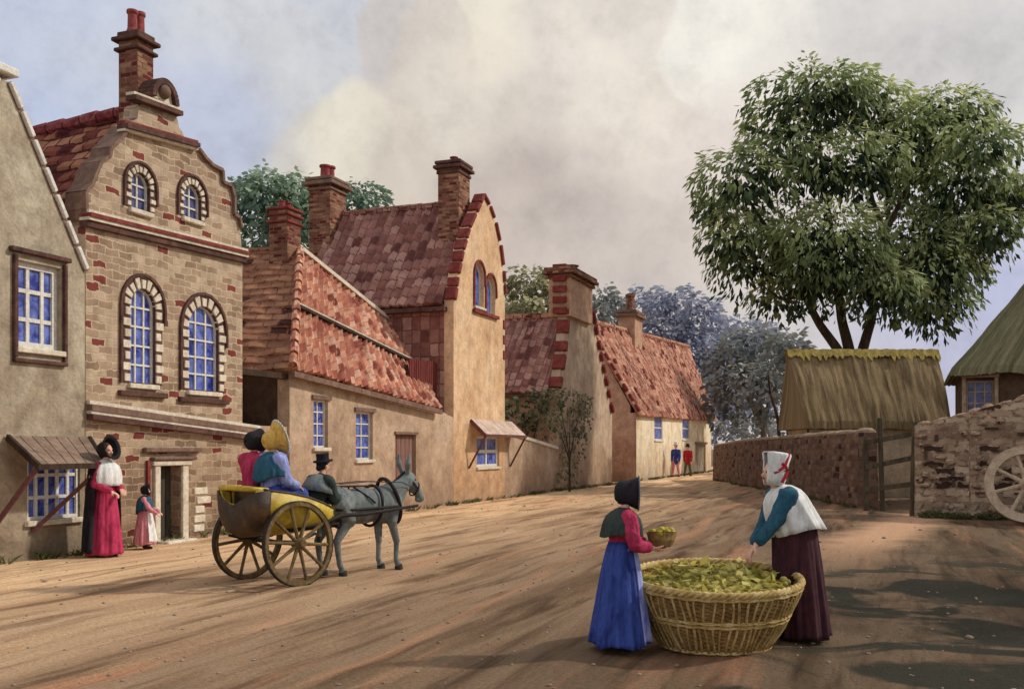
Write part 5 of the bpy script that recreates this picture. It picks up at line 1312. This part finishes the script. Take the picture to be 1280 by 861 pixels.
M['fruit'] = blotch('yellow_green_fruit', [(150,138,40),(190,172,62),(120,122,50)], 12, .5, 'OBJ', bmp=.2)
mb.build('fruit', M['fruit'], p2, smooth=True)['kind'] = 'stuff'
# woman bending over the tub, seen from behind and the side
g2 = person('woman in tall white cap with red ribbon and white shawl reaching into the tub', 1001, 8.56, R(186))
J = figure(g2, 1.52, lean=.42, hands=((-.12,.58,.62),(.10,.46,.62)), yaw=-.1, pitch=.0, vox=.007, palm=((0,0,-1),(0,0,-1)))
skirt(g2, J, M['maroon'], .19, .24, .03, nf=11, seed=5, cy=-.02, sy=1.0); garment(g2, J, M['teal'], sleeve=.85, infl=.024, vox=.009, puff=1.2); shawl(g2, J, M['white'], .28, .36, seed=4, point=.2)
hair(g2, J, M['darkwood']); shoes(g2, J, M['black']); s = J['s']; hd = J['hd']
cp_ = [(.078,-.12),(.094,-.06),(.098,.02),(.102,.09),(.118,.165),(.112,.18),(.05,.186),(.002,.188)]
cap_ = MB().lathe([(a*s, b*s) for a, b in cp_], 44, hd(0,-.022,.0), J['Rh']@Vector((0,-.12,1)), (1,0,0), 1, 1.1, lambda th, t: 1+.025*math.sin(13*th)*(1-abs(t-.5)), R(122), R(418)).build('cap', M['white'], g2, smooth=True, solid=.01)
mb = MB()
def rib(a, z): c_ = hd(0,-.022,0); u_ = (J['Rh']@Vector((0,-.12,1))).normalized(); rr_ = .112*s; return c_+Vector((rr_*math.cos(a), rr_*1.1*math.sin(a), 0))+u_*z*s
mb.tube([rib(R(225),.18), rib(R(215),.12), rib(R(205),.06), rib(R(180),.02)], .013, 6); mb.tube([rib(R(190),.085), rib(R(215),.05), rib(R(235),.02), rib(R(215),-.04), rib(R(200),-.09)], .014, 6)
mb.tube([rib(R(235),.02), rib(R(160),.0)], .010, 6); mb.build('ribbon', M['red'], cap_)
# woman and child by the brick house
g3 = person('woman in black bonnet, dark plum cloak, white shawl and rose red dress', 131, 15.3, R(-20))
J = figure(g3, 1.66, lean=.03, hands=((-.10,.22,1.02),(.14,.24,1.0)), yaw=0, vox=.012)
skirt(g3, J, M['magenta'], .13, .27, .03, nf=10, seed=7); garment(g3, J, M['magenta'], infl=.02, vox=.014); shawl(g3, J, M['white'], .25, .34, seed=6, point=.1); hair(g3, J, M['darkwood']); bonnet(g3, J, M['black'], .16, tall=.2, frill=M['black']); shoes(g3, J, M['black'])
skirt(g3, J, M['black'], .23, .33, .08, name='cloak', topz=J['neck'].z-.03, nf=9, seed=8, a0=R(170), a1=R(372), n=60, bell=.6)
g4 = person('small child in dark bonnet, blue cape and pale rose frock beside the open doorway', 181, 16.4, R(10))
J = figure(g4, .98, lean=.0, hands=((-.09,.2,.6),(.1,.2,.58)), vox=.012)
skirt(g4, J, M['pink'], .15, .33, .08, nf=9, seed=9); garment(g4, J, M['pink'], infl=.018, vox=.014); shawl(g4, J, M['teal'], .26, .36, seed=8, point=.15); hair(g4, J, M['darkwood']); bonnet(g4, J, M['black'], .15); shoes(g4, J, M['maroon'])
skirt(g4, J, M['white'], .165, .35, .12, name='apron', nf=9, seed=9, a0=R(30), a1=R(120), n=30)
# far couple walking
def walker(label, px, Y, H, coat, trs, hatm, grp):
    g = person(label, px, Y, R(235), group=grp); J = figure(g, H, lean=.04, hands=((-.26,.14,.82),(.28,-.08,.84)), feet=((-.1,-.2,0),(.1,.22,0)), vox=.016, male=True)
    garment(g, J, coat, 'coat', infl=.03, vox=.02, low=.12); trousers(g, J, trs, .018); shoes(g, J, M['black']); hair(g, J, M['black']); top_hat(g, J, hatm)
walker('walking man in blue coat, pale hat and rosy trousers far up the street', 845, 56, 1.78, M['bluec'], M['pink'], M['white'], 'two men walking far up the street')
walker('walking man in red coat and dark trousers, right one of the far pair', 860, 58, 1.72, M['red'], M['olive'], M['black'], 'two men walking far up the street')

# ------------------------------------------------------------------ big wicker tub
BX, BYY = 1.68, 8.3
rt = thing('wicker_tub', 'big oval wicker basket heaped with green produce between two women in the foreground', 'basket', (BX, BYY, gh(BX, BYY)+.01), 0)
A_, B_ = .70, .66
def bz(y, z): return z*(1+.24*(y+B_)/(2*B_))          # rim rises towards the back
def ring(rx, ry, z, n=72, dz=0, ph=0, wav=0, k=0):
    return [Vector((rx*math.cos(2*math.pi*i/n+ph), ry*math.sin(2*math.pi*i/n+ph), bz(ry*math.sin(2*math.pi*i/n+ph), z)+dz+wav*math.sin(k*i))) for i in range(n+1)]
prf = [(.62,0),(.68,.06),(.78,.16),(.87,.28),(.94,.38),(.99,.46),(1,.5)]
def pr_(z):
    for (a, za_), (b, zb_) in zip(prf, prf[1:]):
        if za_ <= z <= zb_: return a+(b-a)*(z-za_)/(zb_-za_)
    return 1
vs = []; fs = []; uv = []; n_ = 120; nz_ = 60
for j in range(nz_+1):
    z = .5*j/nz_; r_ = pr_(z)
    for i in range(n_+1):
        th = 2*math.pi*i/n_; row = int(j/2); w_ = 1+.010*(1 if (i//2+row) % 2 else -1)+.008*noise.noise(Vector((3*math.cos(th), 3*math.sin(th), z*8)))
        x, y = A_*r_*w_*math.cos(th), B_*r_*w_*math.sin(th); vs.append((x, y, bz(y, z))); uv.append((th*.7, z))
for j in range(nz_):
    for i in range(n_): a = j*(n_+1)+i; fs.append((a, a+1, a+n_+2, a+n_+1))
mb = MB().add(vs, fs, uv); mb.add([Vector(vs[i])+Vector((0,0,.01)) for i in range(n_)], [tuple(range(n_))])
tub = mb.build('tub', M['wickerdark'], rt, solid=.012)
mb = MB()
for i in range(64):     # upright stakes bulging over the weave
    th = 2*math.pi*i/64+random.uniform(-.02,.02); pp = []
    for k in range(7): z = .5*k/6; r_ = pr_(z)*1.016+.004*math.sin(k*2+i); pp.append((A_*r_*math.cos(th+.02*math.sin(k+i)), B_*r_*math.sin(th+.02*math.sin(k+i)), bz(B_*r_*math.sin(th), z)))
    mb.tube(pp, random.uniform(.008,.014), 6)
mb.build('stakes', M['wicker'], tub, smooth=True)
mb = MB()
for z, k in ((.02,5),(.24,9),(.27,7),(.47,11)):
    for ph in (0, 1): r_ = pr_(z)*1.02; mb.tube(ring(A_*r_, B_*r_, z, 96, .0, 0, .008*(1 if ph else -1), .9), .010, 6, caps=False)
mb.build('waling', M['wicker'], tub, smooth=True)
mb = MB()
for ph in range(3):
    pp = []
    for i in range(145):
        th = 2*math.pi*i/144; a = 24*th+ph*2.1; r_ = 1.0+.022*math.cos(a)
        pp.append((A_*r_*math.cos(th), B_*r_*math.sin(th), bz(B_*math.sin(th), .505)+.018*math.sin(a)))
    mb.tube(pp, .018, 7, caps=False)
mb.build('rim', M['wicker'], tub, smooth=True)
mb = MB()
for e in (0,): mb.tube([(-A_*.97, -.16, .50), (-A_*1.05, -.12, .58), (-A_*1.07, 0, .62), (-A_*1.05, .12, .62), (-A_*.97, .16, .56)], .02, 8)
mb.build('handle', M['wicker'], tub, smooth=True)
LOCAL[0] = False
M['green'] = leafmat('produce_leaves', (128,124,54), (196,184,92), (238,226,150))
cl = [((BX+a, BYY+b, .50+c+.08*b), (r_, r_, .1)) for a, b, c, r_ in [(0,0,.05,.4),(-.3,.05,.02,.3),(.3,.05,.02,.3),(0,-.3,.0,.28),(-.25,-.25,0,.28),(.25,-.25,0,.28),(0,.3,.04,.3),(-.25,.28,.04,.26),(.25,.28,.04,.26),(-.45,0,0,.2),(.44,0,.0,.2)]]
M['leafbed'] = blotch('green_bed', [(130,124,56),(184,170,88),(210,190,116)], 9, bmp=.8)
mb = MB(); vs = []; fs = []
for j in range(9):
    for i in range(40):
        r_ = j/8*.93; th = 2*math.pi*i/40; x, y = A_*r_*math.cos(th), B_*r_*math.sin(th); vs.append((BX+x, BYY+y, .44+.09*(1-r_**2)+.09*(y+B_)+.02*noise.noise(Vector((x*6,y*6,0)))))
for j in range(8):
    for i in range(40): a, b = j*40+i, j*40+(i+1)%40; fs.append((a, a+1 if False else b, b+40, a+40))
mb.add(vs, fs); rr = random.Random(5)
for i in range(60):
    a = rr.uniform(0, 6.28); r_ = .6*math.sqrt(rr.random()); x, y = r_*math.cos(a), r_*.93*math.sin(a)
    mb.ellip((BX+x, BYY+y, .50+.08*(1-(r_/.65)**2)+.09*(y+B_)), (rr.uniform(.018,.03), rr.uniform(.02,.036), rr.uniform(.016,.026)), Matrix.Rotation(rr.uniform(0,3), 3, 'Z'), 9, 7)
heap = mb.build('green_produce', M['leafbed'], None, smooth=True)
tag(heap, 'loose green and yellow leafy produce heaped inside the wicker tub', 'produce', None, 'stuff')
leaves('leaves', cl, .10, .5, M['green'], heap, 50, .2, .45, (.1,1.0), .05)
LOCAL[0] = True

# ------------------------------------------------------------------ gig, passengers and donkey
CH = math.atan2(.77, .64); CX, CY = -2.93, 12.25; cz = gh(CX, CY)
gig = thing('donkey_gig', 'two wheeled yellow gig with dark rounded back and large spoked wheels', 'cart', (CX, CY, cz+.005), CH)
rW = .51
for e in (-1, 1):
    w_ = wheel_parts(gig, (0, e*.50, rW+.005), (0, e, .06), rW, 10, .055, .06, M['wheelwood'], M['iron'], .07, .2)
MB().tube([(0,-.5,rW),(0,.5,rW)], .025, 8).build('axle', M['iron'], gig)
# tub body: cross-sections along x
secs = [(-.50,.32,.98,1.18),(-.44,.37,.72,1.17),(-.32,.39,.62,1.15),(-.1,.39,.60,1.12),(.2,.38,.60,1.06),(.45,.35,.62,.98),(.66,.31,.68,.90)]
def shell(off, side):
    vs = []; fs = []; nn = 14
    for (x, hw, zb_, zt_) in secs:
        for k in range(nn+1):
            t = k/nn; ang = math.pi*(t)
            # U section: left top -> bottom -> right top
            yy = math.cos(ang); zz = math.sin(ang)**.55
            flare = 1+.12*(1-zz)
            vs.append((x, (hw-off)*yy*flare, zt_-(zt_-zb_-off)*zz))
    for i in range(len(secs)-1):
        for k in range(nn): a = i*(nn+1)+k; fs.append((a, a+1, a+nn+2, a+nn+1))
    return MB().add(vs, fs)
bd = shell(0, 1).build('body', M['cartyellow'], gig, smooth=True, solid=.02)
mb = MB(); x, hw, zb_, zt_ = secs[1]
back = []
for k in range(15):
    ang = math.pi*k/14; yy = math.cos(ang); zz = math.sin(ang)**.55; back.append(((hw+.012)*yy*(1+.12*(1-zz)), 1.15-(1.15-.60)*zz))
vs = []; fs = []
for i, (xx, sc, dz) in enumerate(((-.30,1.01,0),(-.44,1.02,0),(-.52,.93,.01),(-.56,.75,.03),(-.58,.4,.06),(-.585,.02,.1))):
    for y_, z_ in back: vs.append((xx, y_*sc, (z_-.92)*sc+.92+dz*.5))
for i in range(5):
    for k in range(14): a = i*15+k; fs.append((a, a+1, a+16, a+15))
mb.add(vs, fs).build('back_panel', M['cartdark'], gig, smooth=True, solid=.015)
mb = MB(); mb.tube([(-.34,y_*1.03,1.155-.02*abs(y_)) for y_ in (.36,)]+[(-.56,.26,1.18),(-.62,0,1.19),(-.56,-.26,1.18),(-.34,-.37,1.15)], .035, 8); mb.build('back_rail', M['cartyellow'], gig, smooth=True)
for e in (-1, 1):
    MB().tube([(s_[0], e*s_[1]*1.12, s_[3]) for s_ in secs[1:]], .016, 7).build('side_rail', M['cartdark'], gig, smooth=True)
    MB().tube([(.0,e*.27,.66),(.5,e*.29,.70),(.8,e*.33,.80),(1.2,e*.33,.80),(2.25,e*.24,.86)], [.03,.03,.026,.024,.02], 8).build('shaft', M['harness'], gig, smooth=True)
    MB().tube([(-.42,e*.3,.60),(-.2,e*.34,.545),(0,e*.36,.53),(.2,e*.34,.545),(.42,e*.3,.60)], .018, 6).build('spring', M['iron'], gig)
mb = MB(); mb.box((-.12,0,.93), (.34,.62,.06)); mb.box((-.33,0,1.06), (.06,.60,.26)); mb.build('seat', M['cartdark'], gig, bevel=.02)
mb = MB(); mb.box((.66,0,.70), (.34,.56,.03)); mb.box((.56,0,.80), (.22,.56,.04)); mb.build('footboard', M['cartdark'], gig, bevel=.01)
MB().box((.70,0,.84), (.03,.58,.22), Matrix.Rotation(-.3,3,'Y')).build('dashboard', M['cartyellow'], gig, bevel=.01)
MG = Matrix.Translation(gig.location) @ Matrix.Rotation(CH, 4, 'Z')
def seated(label, loc, H, dyaw, hands, m1, m2, group=None, **kw):
    p = MG @ Vector(loc); t = thing('person', label, 'person', tuple(p), CH-math.pi/2+dyaw)
    J = figure(t, H, lean=kw.get('lean',.03), hands=hands, hz=.12, feet=kw.get('feet',((-.09,.42,-.33),(.09,.44,-.33))), kneehint=(0,.4,1), yaw=kw.get('yaw',0), vox=.010, male=kw.get('male',False), palm=kw.get('palm',((0,0,-1),(0,0,-1))))
    return t, J
def lap_skirt(t, J, m, name='skirt'):
    s = J['s']; mb = MB(); hp = J['hip']
    mb.cap(hp+Vector((-.06,0,0)), hp+Vector((.06,0,0)), .15*s, .15*s); mb.cap(hp, J['waist'], .15*s, .12*s)
    for hj, kn, an in J['legs']: mb.cap(hj, kn, .115*s, .095*s); mb.cap(kn, an+Vector((0,.0,.02)), .09*s, .08*s)
    k0, k1 = J['legs'][0][1], J['legs'][1][1]; mb.cap(k0, k1, .11*s, .11*s); mb.cap(J['legs'][0][2]+Vector((0,0,.03)), J['legs'][1][2]+Vector((0,0,.03)), .08*s, .08*s); mb.cap(hp, (k0+k1)/2, .12*s, .1*s)
    return mb.build(name, m, t, remesh=.014, sm=3)
t, J = seated('passenger in crimson dress and black bonnet seated on the yellow gig', (-.16,.19,.97), 1.52, .0, ((-.12,.30,.20),(.12,.3,.20)), None, None)
lap_skirt(t, J, M['maroon']); garment(t, J, M['magenta'], infl=.035, vox=.012, puff=1.15); hair(t, J, M['black']); bonnet(t, J, M['black'], .14); shoes(t, J, M['black'])
t, J = seated('passenger in blue dress, green shawl and yellow straw bonnet seated on the gig', (-.14,-.15,.97), 1.54, -.05, ((-.12,.30,.22),(.10,.3,.22)), None, None, yaw=.15, feet=((-.06,.42,-.33),(.04,.44,-.33)))
lap_skirt(t, J, M['bluec']); garment(t, J, M['bluelight'], infl=.03, vox=.012, puff=1.2); shawl(t, J, M['teal'], .25, .26, seed=13, point=.15); hair(t, J, M['darkwood']); o = bonnet(t, J, M['straw'], .19, M['white'], tall=.25, frill=M['white'])
hd = J['hd']; mb = MB()
for k in range(9): a = k/8; mb.tube([hd(.02,-.03,.12), hd(.05+.04*a,-.02+.03*a,.17+.01*math.sin(k)), hd(.10+.05*a,.0+.07*a,.15-.05*a)], [.012,.014,.006], 5)
mb.build('feathers', M['straw'], o); shoes(t, J, M['black'])
t, J = seated('driver in tall black hat, bottle green coat and red neckerchief seated behind the donkey', (.62,-.02,.74), 1.40, 0, ((-.08,.38,.26),(.08,.38,.26)), None, None, male=True, feet=((-.1,.30,-.12),(.1,.32,-.12)), lean=.26)
trousers(t, J, M['black'], .014); garment(t, J, M['greenblack'], 'coat', infl=.036, vox=.013, low=.05); hair(t, J, M['black']); top_hat(t, J, M['black'], .12, .09, .14); shoes(t, J, M['black'])
mb = MB(); nk = J['neck']; mb.lathe([(.085,-.05),(.075,-.01),(.06,.03)], 24, nk, J['up'], fold=lambda th, tt: 1+.06*math.sin(7*th)); mb.build('neckerchief', M['red'], t, smooth=True, solid=.012)
mb = MB(); sc_ = J['s']; mb.lathe([(.08,.03),(.12,.01),(.18,-.04),(.215,-.12),(.23,-.20)], 40, nk, J['up'], (1,0,0), 1, .85, lambda th, tt: 1+.04*math.sin(8*th)); mb.build('cape', M['greycl'], t, smooth=True, solid=.012)
# donkey: local x forward
dk = thing('donkey', 'grey donkey in dark harness standing between the gig shafts facing right', 'donkey', tuple(MG @ Vector((.93,0,0))), CH)
dk.scale = (1.08,)*3
mb = MB(); E3 = lambda c, r, a=0: mb.ellip(c, r, Matrix.Rotation(a, 3, 'Y'), 22, 14)
E3((.08,0,.84), (.27,.195,.235)); E3((.45,0,.82), (.42,.205,.225)); E3((.85,0,.82), (.27,.185,.245)); E3((.95,0,.90), (.16,.13,.20)); E3((.02,0,.93), (.17,.14,.13))
mb.cap((.90,0,.92), (1.18,0,1.06), .150, .100); mb.cap((1.0,0,.82), (1.17,0,1.02), .12, .085); mb.cap((1.15,0,1.06), (1.26,0,1.13), .10, .095)
mb.ellip((1.29,0,1.13), (.115,.078,.095), Matrix.Rotation(.6,3,'Y')); mb.cap((1.30,0,1.12), (1.46,0,.93), .083, .058); mb.cap((1.28,0,1.06), (1.36,0,1.0), .07, .062); mb.ellip((1.49,0,.885), (.066,.056,.06), Matrix.Rotation(.8,3,'Y')); mb.cap((1.44,0,.86), (1.49,0,.85), .036, .034)
for e in (-1, 1):
    # hind leg: hip, stifle forward, hock back, fetlock, foot
    st = .04 if e < 0 else -.06; yy = e*.115
    mb.cap((.02,yy*.9,.86), (.12+st,yy,.66), .145, .095); mb.cap((.12+st,yy,.68), (-.06+st,yy,.42), .088, .047); mb.cap((-.06+st,yy,.42), (-.02+st,yy,.14), .043, .031); mb.cap((-.02+st,yy,.15), (.02+st,yy,.07), .036, .034); mb.cap((.02+st,yy,.075), (.03+st,yy,.04), .038, .046)
    sf = .05 if e < 0 else -.05; yf = e*.11
    mb.cap((.90,yf*.8,.80), (.86+sf*.3,yf,.62), .115, .075); mb.cap((.86+sf*.3,yf,.62), (.91+sf,yf,.36), .062, .043); mb.ellip((.912+sf,yf,.36), (.045,.042,.05)); mb.cap((.91+sf,yf,.36), (.90+sf,yf,.13), .036, .029); mb.cap((.90+sf,yf,.13), (.93+sf,yf,.06), .034, .034); mb.cap((.93+sf,yf,.07), (.945+sf,yf,.04), .036, .044)
    # long ears
    mb.cap((1.22,e*.045,1.19), (1.19,e*.085,1.33), .026, .038); mb.cap((1.19,e*.085,1.33), (1.20,e*.10,1.46), .038, .011)
mb.cap((-.13,0,.92), (-.20,0,.74), .028, .022); mb.cap((-.20,0,.74), (-.19,0,.50), .022, .034)
dbody = mb.build('body', M['hide'], dk, remesh=.012, sm=3)
for e in (-1, 1):
    st = .04 if e < 0 else -.06; sf = .05 if e < 0 else -.05
    for xx, yy in ((.035+st, e*.115), (.95+sf, e*.11)): MB().lathe([(.001,0),(.054,0),(.050,.03),(.042,.065),(.001,.066)], 16, (xx,yy,.0)).build('hoof', M['hoof'], dk)
    MB().ellip((1.335,e*.072,1.12), (.016,.010,.014)).build('eye', M['black'], dk, smooth=True)
mb = MB()
for k in range(14): a = k/13; x_ = .98+.24*a; z_ = 1.03+.16*a; mb.tube([(x_,0,z_-.03),(x_-.02,.004*(-1)**k,z_+.05)], [.022,.008], 6)
mb.build('mane', M['hoof'], dk); MB().ellip((-.19,0,.46), (.03,.03,.09)).build('tail_tuft', M['hoof'], dk)
def band(cx, cz_, ry, rz_, tilt=0, r=.016):
    return [Vector((cx+tilt*math.sin(t_)*rz_, ry*math.cos(t_), cz_+rz_*math.sin(t_))) for t_ in [2*math.pi*i/28 for i in range(29)]]
hs = MB(); hs.tube(band(.62,.815,.222,.25,.1), .02, 6, caps=False); hs.tube(band(.93,.86,.190,.285,-.35), .026, 6, caps=False)
hs.tube([(.62,0,1.06),(.3,0,1.065),(-.02,0,1.07),(-.15,0,.96)], .013, 6)
for e in (-1, 1):
    hs.tube([(.92,e*.20,.80),(.62,e*.235,.80),(.2,e*.22,.79),(-.1,e*.20,.80)], .018, 6); hs.tube([(.1,e*.05,1.07),(.06,e*.2,.92),(.02,e*.21,.80)], .012, 6); hs.tube([(.3,e*.04,1.06),(.42,e*.2,.93),(.5,e*.22,.86)], .012, 6)
hs.build('harness', M['harness'], dk, smooth=True)
br = MB(); br.tube(band(1.385,1.0,.076,.085,.55), .010, 6, caps=False)
for e in (-1, 1): br.tube([(1.22,e*.07,1.16),(1.30,e*.082,1.08),(1.40,e*.073,.98)], .009, 6)
br.build('bridle', M['harness'], dk)
rn = MB(); 
for e in (-1, 1): rn.tube([(1.40,e*.075,.98),(1.0,e*.17,1.10),(.5,e*.1,1.12),(.05,e*.07,1.10)], .006, 5)
rn.build('reins', M['harness'], dk)

# ------------------------------------------------------------------ small growth and stones along the walls
LOCAL[0] = False
def tufts(name, label, cat, spots, h, m, seed):
    g = random.Random(seed); vs = []; fs = []; T = []
    for x, y in spots:
        z = gh(x, y)-.02
        for k in range(g.randint(6, 16)):
            a = g.uniform(0, 6.28); r_ = g.uniform(0, .10); hh = h*g.uniform(.4, 1.2); w_ = .012
            bx_, by_ = x+r_*math.cos(a), y+r_*math.sin(a); b = len(vs); lx, ly = g.gauss(0, .05), g.gauss(0, .05)
            vs += [(bx_-w_*math.sin(a), by_+w_*math.cos(a), z), (bx_+w_*math.sin(a), by_-w_*math.cos(a), z), (bx_+lx, by_+ly, z+hh*.7), (bx_+lx*2.2, by_+ly*2.2, z+hh)]
            fs += [(b, b+1, b+2), (b+1, b+3, b+2)]; T += [g.random()]*4
    me = bpy.data.meshes.new(name); me.from_pydata(vs, [], fs); at = me.attributes.new('tone', 'FLOAT', 'POINT'); at.data.foreach_set('value', T)
    me.materials.append(m); o = bpy.data.objects.new(name, me); COL.objects.link(o); tag(o, label, cat, None, 'stuff'); return o
g_ = random.Random(77); sp = []
for i in range(260):
    u = g_.uniform(-4, 60); p = F.P(u, abs(g_.gauss(.05, .07)), 0); sp.append((p.x, p.y))
for i in range(260):
    t_ = g_.random(); sp.append((9.45+t_*.95+g_.gauss(0,.06), 27.6+t_*24)) if i % 3 == 0 else sp.append((9.9+t_*5.4, 24.25-t_*2.5-abs(g_.gauss(.05,.12))))
tufts('weeds', 'short weeds and grass growing along the foot of the walls', 'weeds', sp, .16, M['grass'], 3)
mb = MB(); M['pebble'] = blotch('pebbles', [(120,100,84),(160,138,118),(190,170,148)], 6, bmp=.5)
for i in range(1500):
    Yp = 3.5+g_.random()**1.5*34; lo, hi = .38*Yp-12.6, min(9.3, .6*Yp+1); xp = g_.uniform(max(lo, -.56*Yp), hi); r_ = g_.uniform(.006, .02)*(1+(g_.random() < .05)*1.2)
    mb.ellip((xp, Yp, gh(xp, Yp)+.006+r_*.25), (r_*g_.uniform(.8,1.5), r_, r_*.6), Matrix.Rotation(g_.uniform(0,3), 3, 'Z'), 6, 4)
tag(mb.build('loose_stones', M['pebble'], None, smooth=True), 'small loose stones scattered over the earth road', 'stones', None, 'stuff')
